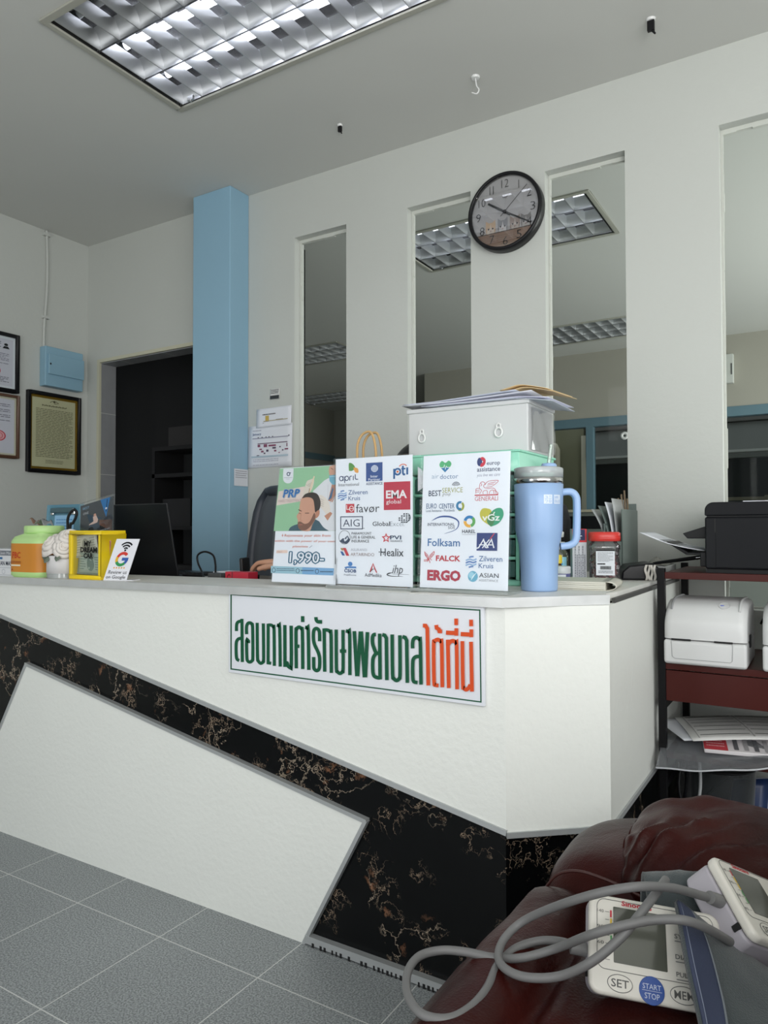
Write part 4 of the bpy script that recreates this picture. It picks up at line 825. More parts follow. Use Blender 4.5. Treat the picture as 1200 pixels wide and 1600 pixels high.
h.add(vs, [(i*n+k, i*n+(k+1) % n, (i+1)*n+(k+1) % n, (i+1)*n+k) for i in range(len(hp)-1) for k in range(n)], TB, True); h.build('handle', t)
LG = mat('printed white mark', (216, 226, 240), .5)
def wrap(u, v, l):
    an = u/r2; R_ = r2+.0007+l; return (R_*math.cos(an), R_*math.sin(an), v)
def mark(u0, glyphs):
    m = MB(); w = .0185
    for i in range(7):
        for j in range(7):
            pass
    def q(x0, y0, x1, y1, mt, l):
        k = 6; m.add([wrap(u0+(x0+(x1-x0)*i/k)*w, .180+y*w, l) for y in (y0, y1) for i in range(k+1)], [(i, i+1, k+2+i, k+1+i) for i in range(k)], mt)
    q(0, 0, 1, 1, LG, 0)
    for x0, y0, x1, y1 in glyphs: q(x0, y0, x1, y1, TB, .0002)
    return m
JP = [(.14, .80, .42, .86), (.34, .60, .42, .86), (.10, .56, .46, .62), (.58, .80, .86, .86), (.54, .56, .90, .62), (.14, .34, .20, .44), (.14, .38, .44, .44), (.38, .22, .44, .44), (.22, .14, .40, .20), (.58, .14, .64, .44), (.58, .38, .86, .44), (.80, .14, .86, .44), (.58, .14, .86, .20)]
EN = [(.10, .60, .16, .86), (.10, .58, .26, .64), (.22, .60, .28, .86), (.34, .58, .40, .86), (.38, .74, .48, .80), (.46, .58, .52, .86), (.58, .58, .64, .86), (.10, .14, .16, .44), (.10, .38, .32, .44), (.28, .14, .34, .44), (.10, .14, .38, .20), (.42, .14, .48, .44), (.42, .14, .60, .20), (.66, .14, .72, .44), (.66, .38, .88, .44), (.66, .14, .88, .20), (.84, .14, .90, .44)]
yw = -math.radians(60)
mark(r2*yw-.0210, JP).build('square_mark', t); mark(r2*yw+.0015, EN).build('square_mark', t)
# ============================================================ THINGS AT THE FAR END OF THE LEDGE
# mask box
x = -2.285; t = thing('mask_box', 'small white face mask carton at the far end of the ledge', 'box', (x, 1.385, ct(x)))
CARD = mat('white carton', (220, 222, 226), .5); b_ = MB().box(-.085, -.022, 0, .085, .045, .088, CARD).build('carton', t, bevel=.0015)
a = Art([(0, 0), (100, 0), (0, 50), (100, 50)], .17, .088, lambda u, v, l: (u-.085, -.0222-l, v)); a.rect(48, 3, 96, 12, (120, 124, 132)); a.text('Kleen Mask', 50, 5, 94, 10, (214, 216, 220)); a.rect(46, 15, 62, 19, (60, 110, 160)); a.text('KLEAN MASK', 40, 22, 98, 30, (52, 58, 74), .01); a.line([(52, 34), (96, 34), (96, 47), (52, 47)], .8, (176, 180, 188), True); a.arc(66, 41, 5, 4, 0, 360, .8, (170, 174, 182)); a.part('print', b_)
# big square tub
x = -2.155; t = thing('powder_tub', 'big square tub with orange label and pale green lid', 'tub', (x, 1.435, ct(x)), (0, 0, math.radians(4)))
GL = mat('pale green plastic', (186, 224, 150), .4); OR = mat('orange tub label', (206, 134, 44), .45); R0 = .078
MB().lathe([(R0-.006, 0), (R0, .006), (R0, .016)], GL, sq=5).lathe([(R0, .105), (R0, .112), (R0-.008, .126), (R0-.030, .136), (.050, .139)], GL, sq=5).build('tub_body', t)
MB().lathe([(R0+.0004, .016), (R0+.0004, .105)], OR, sq=5).build('label', t)
l = MB().lathe([(.050, .136), (.058, .138), (.0595, .141), (.0595, .158), (.056, .161), (0, .1615)], GL, n=60)
for k in range(60): l.box(-.0005, -.0602, .1415, .0005, -.0590, .157, GL) if k == 0 else None
l.build('lid', t)
a = Art([(0, 0), (100, 0), (0, 80), (100, 80)], .13, .088, lambda u, v, l: (u-.065, -R0-.0006-l, v+.017)); a.text('FBC', 14, 24, 44, 42, (190, 60, 40), .02); a.scribble(10, 50, 46, 58, 2, (150, 70, 30), .9, .5); a.rect(10, 60, 44, 64, (236, 226, 200)); a.circ(14, 74, 2, (150, 60, 30)); a.part('label_print', t)
a = Art([(0, 0), (100, 0), (0, 80), (100, 80)], .13, .088, lambda u, v, l: (R0+.0006+l, u-.065, v+.017)); a.scribble(10, 12, 90, 30, 4, (150, 80, 30), .9); a.rect(64, 58, 96, 72, (226, 222, 214))
for k in range(9): a.rect(66+k*3.2, 60, 67.4+k*3.2+(k % 2), 70, (50, 46, 44))
a.arc(50, 30, 30, 16, 180, 320, 3, (60, 50, 40)); a.part('label_print', t)
t = thing('sweet_wrapper', 'small crumpled brown and clear wrapper on the green tub lid', 'wrapper', (-2.165, 1.432, ct(-2.155)+.161))
MB().grid(8, 6, lambda u, v: (-.05+.045*u, -.012+.024*v, .004+.016*(1-u)+.006*math.sin(9*u+4*v)), mat('brown wrapper', (150, 118, 100), .4)).build('brown_end', t, solid=.0006)
MB().grid(9, 7, lambda u, v: (-.012+.05*u, -.018+.036*v, .002+.016*math.sin(PI*u)+.005*math.sin(11*u+6*v)), clear('crinkled film', (226, 230, 234), .35, .15, .05)).build('clear_film', t, solid=.0005)
# flower pot with paper roses
x = -1.998; t = thing('rose_pot', 'white round pot of faux white roses between tub and yellow money box', 'flower pot', (x, 1.402, ct(x)))
POT = mat('white pot paper', (222, 220, 220), .5); MB().lathe([(.050, 0), (.053, .002), (.053, .016), (.0535, .016), (.0535, .066), (.052, .069), (.049, .069), (.049, .056), (0, .056)], POT).build('pot', t)
MB().lathe([(.0532, .001), (.0533, .015)], clear('pot glass rim', (200, 206, 204), .5, .1, .05)).build('glass_base', t)
PET = mat('cream rose petal', (226, 220, 214), .7)
def rose(c, R, tilt):
    m = MB(); c = Vector(c); d = Vector(tilt).normalized(); q = d.to_track_quat('Z', 'Y').to_matrix()
    for ring, (n_, re_, ze) in enumerate(((3, .17, .56), (4, .40, .58), (5, .68, .48), (7, 1.0, .26))):
        for k in range(n_):
            an = 2*PI*k/n_+ring*.7+random.uniform(-.15, .15); rj = re_*random.uniform(.93, 1.07)
            def pet(u, v, an=an, rj=rj, ze=ze, n_=n_):
                w = (u-.5)*2; th = an+w*(1.45*PI/n_)*(.6+.4*math.sin(min(1, v)*PI*.55)); rim = max(0, v-.75)/.25
                r_ = R*(rj*(.35+.65*v**1.2)+.10*rim*rim-.06*w*w*v); z_ = R*(ze*math.sin(v*PI*.58)-.10*rim*rim*(1+rj)+.03*math.sin(5*w+k)*rim-.06*w*w*v)
                return c+q @ Vector((r_*math.cos(th), r_*math.sin(th), z_))
            m.grid(8, 7, pet, PET)
    return m
for k, (c, R, d) in enumerate((((-.018, -.026, .100), .044, (-.12, -.75, .65)), ((.030, -.008, .118), .040, (.5, -.45, .8)), ((.004, .022, .124), .038, (0, .2, 1)), ((-.034, .016, .112), .034, (-.7, .2, .7)), ((.034, -.028, .092), .032, (.75, -.6, .4)))):
    rose(c, R, d).build('rose', t, solid=.0008)
lv = MB()
for c, d in (((-.045, -.03, .078), -.5), ((.03, -.045, .074), .6), ((-.01, -.052, .068), .1)): lv.grid(3, 4, lambda u, v, c=c, d=d: (c[0]+(u-.5)*.026*math.sin(PI*v)+d*.01*v, c[1]-.012*v, c[2]-.022*v), mat('grey green leaf', (110, 122, 108), .6))
lv.build('leaf', t, solid=.0006)
# yellow money box
x = -1.862; t = thing('money_box', 'bright yellow box frame with a glass front lettered MY DREAM CAR, banknotes inside', 'money box', (x, 1.368, ct(x)), (0, 0, math.radians(0)))
YEL = mat('yellow plastic', (238, 206, 20), .35); w, h, d = .0725, .143, .088
f = MB(); f.box(-w, 0, 0, w, d, .012, YEL).box(-w, 0, h-.012, w, d, h, YEL).box(-w, 0, .012, -w+.012, d, h-.012, YEL).box(w-.012, 0, .012, w, d, h-.012, YEL).box(-w+.012, d-.004, .012, w-.012, d, h-.012, YEL)
f.build('frame', t, bevel=.0025); box(-w+.012, .006, .012, w-.012, .008, h-.012, ACRYL).build('glass_front', t)
a = Art([(0, 0), (100, 0), (0, 100), (100, 100)], 2*w, h, lambda u, v, l: (u-w, .0058-l, v)); BK = (18, 18, 20)
a.text('MY', 44, 21, 66, 33, BK, .02); a.text('DREAM', 32, 34, 84, 45, BK, .05); a.text('CAR', 42, 46, 72, 57, BK, .05); a.part('lettering', t)
def note(label, c, x, z, yaw, roll, tint, w=.118, h=.064):
    tt = thing('banknote', label, 'banknote', (x, 1.384, z), (0, roll, yaw), group='banknotes in the yellow box')
    MB().grid(6, 3, lambda u, v: (-w/2+w*u, .004*math.sin(3*u+2*v), -h/2+h*v), mat('note '+str(c), c, .7)).build('note', tt, solid=.0004)
    a = Art([(0, 0), (100, 0), (0, 60), (100, 60)], w, h, lambda u, v, l: (u-w/2, .004*math.sin(3*u/w+2*v/h)-.0004-l, v-h/2)); a.line([(3, 4), (97, 4), (97, 56), (3, 56)], 1.5, tint, True); a.circ(50, 30, 15, tint, 20); a.circ(50, 24, 6, c, 7); a.poly([(40, 44), (44, 32), (56, 32), (60, 44)], c); a.scribble(8, 10, 30, 50, 6, tint, .8); a.scribble(70, 10, 92, 50, 6, tint, .8); a.part('print', tt); return tt
zb = ct(x)+.012
note('grey green banknote lowest at the front in the yellow box', (170, 184, 170), -1.858, zb+.033, 0, .02, (110, 130, 118))
note('pale banknote lying slanted high in the yellow box', (196, 196, 180), -1.880, zb+.086, .0, -.12, (150, 150, 132))
o = note('reddish banknote leaning behind the others in the yellow box', (180, 120, 112), -1.845, zb+.080, -.05, .18, (150, 90, 84)); o.location.y = 1.405
o = note('green banknote at the very back of the yellow box', (150, 168, 150), -1.862, zb+.052, 0, -.1, (100, 120, 106)); o.location.y = 1.440
# review stand
t = thing('review_stand', 'white leaning table sign asking for an online review', 'table sign', (-1.735, 1.375, ct(-1.735)), (0, 0, math.radians(16)))
SGN = mat('white acrylic', (228, 229, 236), .25); le = math.radians(0)
lean = .30; w, h = .075, .118
def tilt(u, v, l=0): return (u-w/2+v*.30, -.002-l+v*.10, v)
def plate(): return MB().add([tilt(0, 0), tilt(w, 0), tilt(w, h), tilt(0, h), tilt(0, 0, -.002), tilt(w, 0, -.002), tilt(w, h, -.002), tilt(0, h, -.002)], [(0, 1, 2, 3), (7, 6, 5, 4), (0, 4, 5, 1), (1, 5, 6, 2), (2, 6, 7, 3), (3, 7, 4, 0)], SGN)
pl = plate().build('face_plate', t); box(-w/2, 0, 0, w/2+.02, .035, .0025, SGN).build('foot', t)
a = Art([(0, 0), (100, 0), (0, 157), (100, 157)], w, h, lambda u, v, l: tilt(u, v, l+.0002)); BK = (26, 28, 34)
for r in (10, 20, 30): a.arc(54, 44, r, r, 222, 318, 6, BK)
a.circ(54, 43, 4, BK)
cx, cy, R = 52, 76, 22
a.arc(cx, cy, R, R, 200, 318, 11, (206, 60, 50)); a.arc(cx, cy, R, R, 152, 200, 11, (226, 176, 50)); a.arc(cx, cy, R, R, 42, 152, 11, (52, 146, 84)); a.arc(cx, cy, R, R, 0, 42, 11, (52, 92, 168)); a.rect(cx, cy-5.5, cx+R+5.5, cy+5.5, (52, 92, 168))
for k in range(5): a.circ(30+k*11, 109, 3.4, (226, 160, 60), n=5)
a.text('Review us', 12, 118, 92, 132, BK, -.006); a.text('on Google', 8, 137, 92, 153, BK, .0); a.part('print', pl)
# clipboard behind the tub
t = thing('clipboard', 'translucent blue clipboard standing upright behind tub and roses', 'clipboard', (-2.225, 1.54, .786), (math.radians(-4), 0, 0))
BLUEC = clear('translucent blue plastic', (110, 176, 204), .55, .1, .04)
MB().box(-.10, 0, 0, .10, .003, .252, BLUEC).build('board', t, bevel=.001)
MB().box(-.062, -.014, .222, .062, -.001, .240, clear('smoky blue clip', (50, 96, 110), .75, .1, .08)).box(-.066, -.010, .215, -.050, -.001, .236, STEEL).box(.050, -.010, .215, .066, -.001, .236, STEEL).build('clip', t, bevel=.004)
s = MB().box(-.05, -.0012, .05, .055, -.0002, .215, mat('pale blue note paper', (150, 196, 232), .6)).build('blue_note', t); a = Art([(0, 0), (100, 0), (0, 100), (100, 100)], .105, .165, lambda u, v, l: (u-.05, -.0014-l, .05+v)); a.scribble(10, 8, 92, 60, 8, (96, 150, 200), .8); a.part('handwriting', s)
b = MB().tube(smooth_path([(-2.052, 1.447, .812), (-2.05, 1.445, .95), (-2.043, 1.44, .985), (-2.03, 1.44, 1.004), (-2.012, 1.44, 1.013), (-1.999, 1.44, 1.005), (-2.003, 1.44, .990), (-2.02, 1.442, .972), (-2.04, 1.446, .955), (-2.046, 1.45, .812)], 5), .0042, BLACKMAT, 8)
single(b, 'black_strap', 'black looped strap handle sticking up behind the white roses', 'strap')
# tilted clear card holder with the dark film card
t = thing('card_holder', 'tilted clear holder with a dark blue picture of a rider, behind the yellow box', 'card holder', (-1.955, 1.475, .786), (math.radians(-8), math.radians(-10), 0))
MB().box(-.082, -.003, 0, .088, -.0015, .27, ACRYL).box(-.082, .0015, 0, .088, .003, .27, ACRYL).build('acrylic_sleeve', t)
s = MB().box(-.078, -.001, .10, .084, .001, .262, mat('dark film card', (38, 46, 58), .35)).build('picture_card', t)
a = Art([(0, 0), (100, 0), (0, 100), (100, 100)], .162, .110, lambda u, v, l: (u-.078, -.0012-l, .152+v))
a.poly([(62, 0), (92, 0), (80, 56)], (50, 120, 180)); a.poly([(20, 30), (70, 55), (30, 60)], (54, 78, 96)); a.line([(83, 4), (80, 40)], 2, (20, 26, 34)); a.circ(80, 30, 3, (220, 224, 226)); a.text('BEST', 8, 8, 28, 15, (140, 180, 210)); a.text('ONE', 9, 24, 26, 31, (196, 200, 204))
a.poly([(40, 44), (50, 42), (56, 56), (54, 64), (30, 68), (28, 64), (42, 58)], (216, 190, 180)); a.circ(46, 40, 4, (206, 160, 140)); a.poly([(30, 66), (78, 66), (82, 80), (26, 84)], (70, 84, 98)); a.circ(34, 82, 9, (26, 30, 38)); a.circ(70, 80, 9, (26, 30, 38))
for k in range(7): a.line([(60, 60+k*2), (98, 70+k*5)], 1, (150, 100, 70))
a.scribble(10, 90, 92, 96, 1, (150, 160, 168), 1); a.part('picture_print', s)

# ============================================================ BEHIND THE LEDGE
t = thing('laptop', 'black laptop with its dark lid turned to the room, on the desk behind the ledge', 'laptop', (-2.00, 1.70, .785))
LAP = mat('dark laptop shell', (24, 26, 30), .35); w = .172
MB().box(-w, 0, 0, w, .225, .016, LAP).build('base', t, bevel=.003)
kb = MB()
for r in range(5):
    for c in range(14): kb.box(-w+.018+c*.022, .04+r*.02, .016, -w+.036+c*.022, .056+r*.02, .0175, BLACKMAT)
kb.build('keyboard', t)
l = MB().box(-w, -.004, 0, w, .003, .245, LAP).build('lid', t, bevel=.003, loc=(0, .0, .012)); l.rotation_euler = (math.radians(12), 0, 0)
box(-w+.01, .003, .012, w-.01, .0036, .235, mat('off screen', (12, 13, 16), .1)).build('screen', l)
t = thing('keyboard_tray', 'flat black keyboard on the desk to the pillar side of the laptop', 'keyboard', (-1.70, 1.76, .785))
MB().box(-.115, -.06, 0, .115, .06, .020, BLACKM).build('keyboard_case', t, bevel=.003); kb = MB()
for r in range(5):
    for c in range(12): kb.box(-.108+c*.018, -.05+r*.02, .020, -.094+c*.018, -.034+r*.02, .023, BLACKMAT)
kb.build('keys', t)
b = MB().tube(smooth_path([(-1.642, 1.64, .800), (-1.677, 1.66, .806), (-1.715, 1.69, .818), (-1.742, 1.70, .845), (-1.742, 1.70, .869), (-1.711, 1.70, .880), (-1.675, 1.70, .869), (-1.655, 1.69, .840), (-1.633, 1.67, .812), (-1.60, 1.66, .800)], 6), .0032, BLACKM, 8)
single(b, 'looped_cable', 'thin black cable standing up in a loop before the blue pillar', 'cable')
t = thing('charger_plug', 'small grey plug block at the foot of the looped black cable', 'plug', (-1.585, 1.638, .785)); box(-.035, -.018, 0, .020, .018, .034, mat('dark grey plastic', (70, 72, 74), .5)).build('plug_body', t, bevel=.003); MB().cyl((-.035, 0, .018), (-.06, 0, .018), .006, .005, STEEL, 10).build('connector', t)
t = thing('white_pad', 'small white note pad behind the red box', 'note pad', (-1.61, 1.72, .785)); box(-.05, -.035, 0, .05, .035, .034, PAPER).build('pad', t, bevel=.001)
t = thing('red_box', 'small bright red carton with a pale mark, beside the resting hand', 'box', (-1.500, 1.632, .785)); RD = mat('red carton', (196, 44, 66), .45)
bx = box(-.045, -.014, 0, .045, .030, .040, RD).build('carton', t, bevel=.0015); a = Art([(0, 0), (100, 0), (0, 40), (100, 40)], .09, .04, lambda u, v, l: (u-.045, -.0142-l, v)); a.text('C', 8, 6, 24, 30, (120, 30, 40), .03); a.rect(30, 0, 34, 40, (120, 60, 66)); a.part('print', bx)

# office chair behind the desk
t = thing('office_chair', 'dark mesh-backed office chair standing empty before the blue pillar', 'office chair', (-1.68, 2.06, 0), (0, 0, math.radians(-8)))
FRM = mat('charcoal chair plastic', (52, 58, 68), .45); MESHF = clear('charcoal mesh fabric', (66, 74, 86), .86, .6, .0)
def bk(u, v):                                          # backrest surface, u across -1..1, v up 0..1
    wv = .205*(1-.10*abs(v-.6)-.16*(1-v)**2); k = 1 if v < .86 else math.sqrt(max(0, 1-((v-.86)/.14)**2*.32)); x_ = u*wv*k
    return Vector((x_, .045*(u*u)-.05*math.sin(PI*v)*.6+.10*(v-.5)*.5, .52+.575*v))
pts = [bk(1, k/14) for k in range(15)]+[bk(1-2*k/10, 1) for k in range(1, 10)]+[bk(-1, 1-k/14) for k in range(15)]+[bk(-1+2*k/10, 0) for k in range(1, 10)]
MB().tube(pts, .020, FRM, 12, closed=True).build('back_frame', t)
MB().grid(14, 16, lambda u, v: tuple(bk(u*2-1, v)), MESHF).build('back_mesh', t)
MB().grid(16, 12, lambda u, v: ((u-.5)*.46, -.52+.46*v, .445+.02*math.sin(PI*u)*math.sin(PI*v)-.03*(1-v)**6), mat('charcoal seat fabric', (44, 48, 54), .9)).build('seat', t, solid=.05)
MB().tube(smooth_path([(0, -.25, .40), (0, .02, .40), (0, .07, .50), (0, .035, .70)], 4), .022, FRM, 10).build('back_bracket', t)
MB().cyl((0, -.28, .10), (0, -.28, .42), .022, .028, STEEL, 16).build('gas_lift', t)
for k in range(5):
    an = 2*PI*k/5+.3; e = Vector((.28*math.cos(an), -.28+.28*math.sin(an), .065))
    lg = MB().tube([(0, -.28, .10), tuple(e)], [.026, .016], FRM, 10).build('leg', t); MB().cyl((e.x-.012, e.y, .026), (e.x+.012, e.y, .026), .026, .026, BLACKM, 14).build('caster', lg)
for s in (-1, 1): MB().tube(smooth_path([(s*.20, -.30, .42), (s*.26, -.30, .46), (s*.27, -.30, .60), (s*.27, -.12, .635), (s*.27, -.42, .635)], 4), .014, FRM, 8).build('armrest', t)

# seated person
def skin_body(name, joints, edges, m, parent, root=0, sub=2):
    me = bpy.data.meshes.new(name); me.from_pydata([j[:3] for j in joints], edges, []); me.materials.append(m)
    o = bpy.data.objects.new(name, me); COL.objects.link(o); o.parent = parent
    sk = o.modifiers.new('skin', 'SKIN'); sk.use_smooth_shade = True
    for i, j in enumerate(joints):
        r_ = j[3] if isinstance(j[3], tuple) else (j[3], j[3]); v = me.skin_vertices[0].data[i]; v.radius = r_; v.use_root = (i == root)
    o.modifiers.new('sub', 'SUBSURF').render_levels = sub; o.modifiers['sub'].levels = sub
    return o
SKINM = mat('skin', (206, 156, 128), .5, bump=(150, .05)); HAIR = mat('black hair', (16, 14, 14), .35, bump=(180, .4)); CLOTH = mat('black knit top', (20, 21, 24), .9, bump=(220, .3))
px_, py_ = -1.060, 2.02
t = thing('person', 'person in black seated behind the sign stands, only hair and one hand showing', 'person', (px_, py_, 0), (0, 0, 0))
def J(x, y, z, r): return (x, y, z, r)
jt = [J(.17, 0, .46, (.13, .11)), J(.14, 0, .60, (.115, .12)), J(.06, 0, .76, (.115, .13)), J(.01, 0, .88, (.10, .12)), J(-.02, 0, .945, .052), J(-.035, 0, 1.01, .048), J(-.045, 0, 1.085, (.082, .088)), J(-.040, 0, 1.145, (.092, .082)), J(-.035, 0, 1.185, (.070, .062)),
      J(.01, -.17, .885, .056), J(-.12, -.24, .76, .046), J(-.23, -.27, .80, .036), J(-.33, -.285, .836, .027), J(-.355, -.285, .840, .022),
      J(.01, .17, .885, .056), J(-.08, .19, .74, .046), J(-.23, .10, .80, .036), J(-.36, .02, .815, .026),
      J(.15, -.09, .45, .085), J(-.22, -.10, .45, .062), J(-.21, -.10, .10, .042), J(-.30, -.10, .04, .032),
      J(.15, .09, .45, .085), J(-.22, .10, .45, .062), J(-.21, .10, .10, .042), J(-.30, .10, .04, .032),
      J(-.135, 0, 1.095, .014), J(-.12, 0, 1.05, .030)]
ed = [(0, 1), (1, 2), (2, 3), (3, 4), (4, 5), (5, 6), (6, 7), (7, 8), (3, 9), (9, 10), (10, 11), (11, 12), (12, 13), (3, 14), (14, 15), (15, 16), (16, 17), (0, 18), (18, 19), (19, 20), (20, 21), (0, 22), (22, 23), (23, 24), (24, 25), (6, 26), (5, 27)]
skin_body('body', jt, ed, SKINM, t)
cj = [J(.17, 0, .44, (.145, .125)), J(.14, 0, .60, (.130, .135)), J(.06, 0, .76, (.130, .145)), J(.01, 0, .875, (.11, .13)), J(-.015, 0, .93, .060), J(.01, -.17, .885, .066), J(-.12, -.24, .76, .056), J(-.23, -.27, .80, .046), J(-.325, -.285, .834, .037), J(.01, .17, .885, .066), J(-.08, .19, .74, .056), J(-.23, .10, .80, .046), J(-.34, .035, .813, .037)]
skin_body('black_top', cj, [(0, 1), (1, 2), (2, 3), (3, 4), (3, 5), (5, 6), (6, 7), (7, 8), (3, 9), (9, 10), (10, 11), (11, 12)], CLOTH, t)
tj = [J(.17, 0, .45, (.14, .12)), J(.15, -.09, .45, .095), J(-.22, -.10, .45, .072), J(-.21, -.10, .12, .055), J(.15, .09, .45, .095), J(-.22, .10, .45, .072), J(-.21, .10, .12, .055)]
skin_body('dark_trousers', tj, [(0, 1), (1, 2), (2, 3), (0, 4), (4, 5), (5, 6)], mat('dark trousers', (30, 32, 40), .9), t)
hm = MB(); hm.grid(24, 16, lambda u, v: tuple(Vector((-.030, 0, 1.125))+Vector((math.cos(2*PI*u)*math.sin(PI*(.02+.62*v))*.108*(1 if math.cos(2*PI*u) > -.3 else .92), math.sin(2*PI*u)*math.sin(PI*(.02+.62*v))*.098, math.cos(PI*(.02+.62*v))*.105))), HAIR)
hm.tube(smooth_path([(.06, 0, 1.10), (.085, 0, 1.02), (.09, .01, .92), (.085, .01, .82)], 4), [.07, .066, .064, .06, .058, .055, .052, .05, .047, .044, .04, .034, .02], HAIR, 12)
hm.build('hair', t)
for s in (-1, 1):
    e = MB().lathe([(0, -.004), (.010, -.003), (.012, 0), (.010, .003), (0, .004)], mat('white of eye', (226, 224, 220), .2), n=12); e = e.build('eye', t, loc=(-.128, s*.033, 1.115)); e.rotation_euler = (0, PI/2, 0); MB().lathe([(0, -.0046), (.005, -.0044), (.005, .0044), (0, .0046)], BLACKM, n=10).build('iris', e)
MB().tube([(-.124, -.02, 1.045), (-.132, 0, 1.044), (-.124, .02, 1.045)], [.004, .006, .004], mat('lips', (176, 96, 92), .4), 8).build('mouth', t)
for s in (-1, 1): MB().lathe([(0, -.006), (.018, -.005), (.022, 0), (.016, .005), (0, .004)], SKINM, n=14).build('ear', t, loc=(-.03, s*.090, 1.10)).rotation_euler = (PI/2, 0, 0)
def hand_mesh(wrist, flip):
    """a slightly curled hand: palm and five separate fingers, pointing towards -x"""
    W_ = Vector(wrist); jn = []; eg = []
    def ad(p, r_, frm=None):
        sc_ = .84; jn.append((W_.x+p[0]*sc_, W_.y+p[1]*flip*sc_, W_.z+p[2]*sc_, tuple(q*sc_ for q in r_) if isinstance(r_, tuple) else r_*sc_)); i = len(jn)-1
        if frm is not None: eg.append((frm, i))
        return i
    w0 = ad((.01, 0, 0), (.024, .018)); w1 = ad((-.02, 0, .004), (.028, .016), w0); w2 = ad((-.055, 0, .010), (.034, .014), w1)
    for k, (yo, ln) in enumerate(((-.029, .070), (-.010, .080), (.010, .076), (.028, .060))):
        a_ = ad((-.072, yo, .010), .0105, w2); b_2 = ad((-.072-ln*.42, yo*1.08, .006), .0092, a_); c_ = ad((-.072-ln*.72, yo*1.1, -.010), .0084, b_2); ad((-.072-ln*.86, yo*1.1, -.026), .0074, c_)
    q = ad((-.030, -.034, -.002), .013, w1); q2 = ad((-.055, -.056, -.008), .0105, q); ad((-.078, -.062, -.016), .0088, q2)
    return jn, eg
jn, eg = hand_mesh((-.352, -.285, .843), 1); skin_body('hand', jn, eg, SKINM, t, sub=1)
jn, eg = hand_mesh((-.37, .015, .817), -1); skin_body('hand', jn, eg, SKINM, t, sub=1)
t = thing('phone', 'black phone standing upright in the resting hand', 'phone', (-1.562, 1.728, .787), (0, math.radians(-4), math.radians(25))); box(-.006, -.036, 0, .006, .036, .076, BLACKM).build('case', t, bevel=.004); box(-.0066, -.032, .006, -.006, .032, .070, mat('off screen', (0, 0, 0))).build('screen', t)
t = thing('stool', 'round black work stool hidden under the seated person', 'stool', (-.885, 2.02, 0))
MB().lathe([(0, .30), (.17, .30), (.185, .315), (.18, .345), (0, .35)], BLACKMAT).build('seat', t); MB().cyl((0, 0, .06), (0, 0, .30), .025, .025, STEEL, 14).build('post', t)
for k in range(5):
    an = 2*PI*k/5; MB().tube([(0, 0, .08), (.24*math.cos(an), .24*math.sin(an), .02)], [.02, .018], BLACKM, 8).build('leg', t)
# paper bag with twisted handles
t = thing('paper_bag', 'brown paper carrier bag behind the middle sign stand, twisted handles up', 'paper bag', (-.985, 1.545, .8125)); KR = mat('kraft paper', (172, 136, 96), .8, bump=(60, .2)); w, d, h = .080, .05, .290
MB().box(-w, -d, 0, w, d, .002, KR).box(-w, -d, 0, w, -d+.001, h, KR).box(-w, d-.001, 0, w, d, h, KR).box(-w, -d, 0, -w+.001, d, h, KR).box(w-.001, -d, 0, w, d, h, KR).build('bag', t)
TW = mat('twisted paper cord', (196, 160, 110), .8, bump=(200, .6))
for k, (y, dx) in enumerate(((-.010, 0), (.012, .004))): MB().tube(smooth_path([(-.026+dx, y, h-.05), (-.031+dx, y, h+.02), (-.030+dx, y, h+.062), (-.018+dx, y+.004, h+.087), (.006+dx, y+.004, h+.091), (.021+dx, y, h+.062), (.025+dx, y, h+.02), (.027+dx, y, h-.05)], 6), .0032, TW, 8).build('handle', t)

# ============================================================ MINT DRAWER CABINET, WHITE BOX, PAPERS
t = thing('drawer_cabinet', 'mint green plastic cabinet with rows of dark translucent drawers, under the white box', 'drawer cabinet', (-.775, 1.638, .8155)); MINTP = mat('mint plastic', (150, 222, 196), .35); w, d, h = .148, .26, .322
f = MB(); f.box(-w, 0, h-.050, w, d, h, MINTP).box(-w, 0, 0, w, d, .014, MINTP).box(-w, 0, .014, -w+.010, d, h-.05, MINTP).box(w-.010, 0, .014, w, d, h-.05, MINTP).box(-w+.01, d-.006, .014, w-.01, d, h-.05, MINTP)
for k in range(1, 5): f.box(-w+.010, .002, .014+k*.0516-.004, w-.010, d-.006, .014+k*.0516+.004, MINTP)
f.box(-.004, .002, .014, .004, d-.006, h-.05, MINTP); f.build('cabinet_body', t, bevel=.003)
MB().box(-w-.004, -.004, h-.004, w+.004, d+.004, h+.002, MINTP).build('top_lip', t, bevel=.002)
DRW = mat('dark teal translucent drawer', (64, 104, 98), .2, spec=.6)
for r in range(5):
    for c in (-1, 1):
        z0 = .014+r*.0516+.006; x0, x1 = (-w+.013, -.007) if c < 0 else (.007, w-.013)
        dr = MB().box(x0, .006, z0, x1, d-.012, z0+.038, DRW).build('drawer', t, bevel=.003); MB().box((x0+x1)/2-.022, -.006, z0+.012, (x0+x1)/2+.022, .007, z0+.018, clear('clear pull', (190, 226, 214), .5, .1, .05)).build('pull', dr)
t = thing('white_storage_box', 'glossy white plastic box with two keyhole hangers, on the mint cabinet', 'storage box', (-.794, 1.70, 1.1395)); w, d, h = .172, .19, .130; WBX = mat('glossy white plastic', (204, 206, 207), .3, spec=.3)
MB().box(-w+.004, 0, 0, w-.004, d, h-.008, WBX).build('box_body', t, bevel=.004)
MB().box(-w, -.004, h-.012, w, d+.004, h, WBX).build('lid_rim', t, bevel=.003)
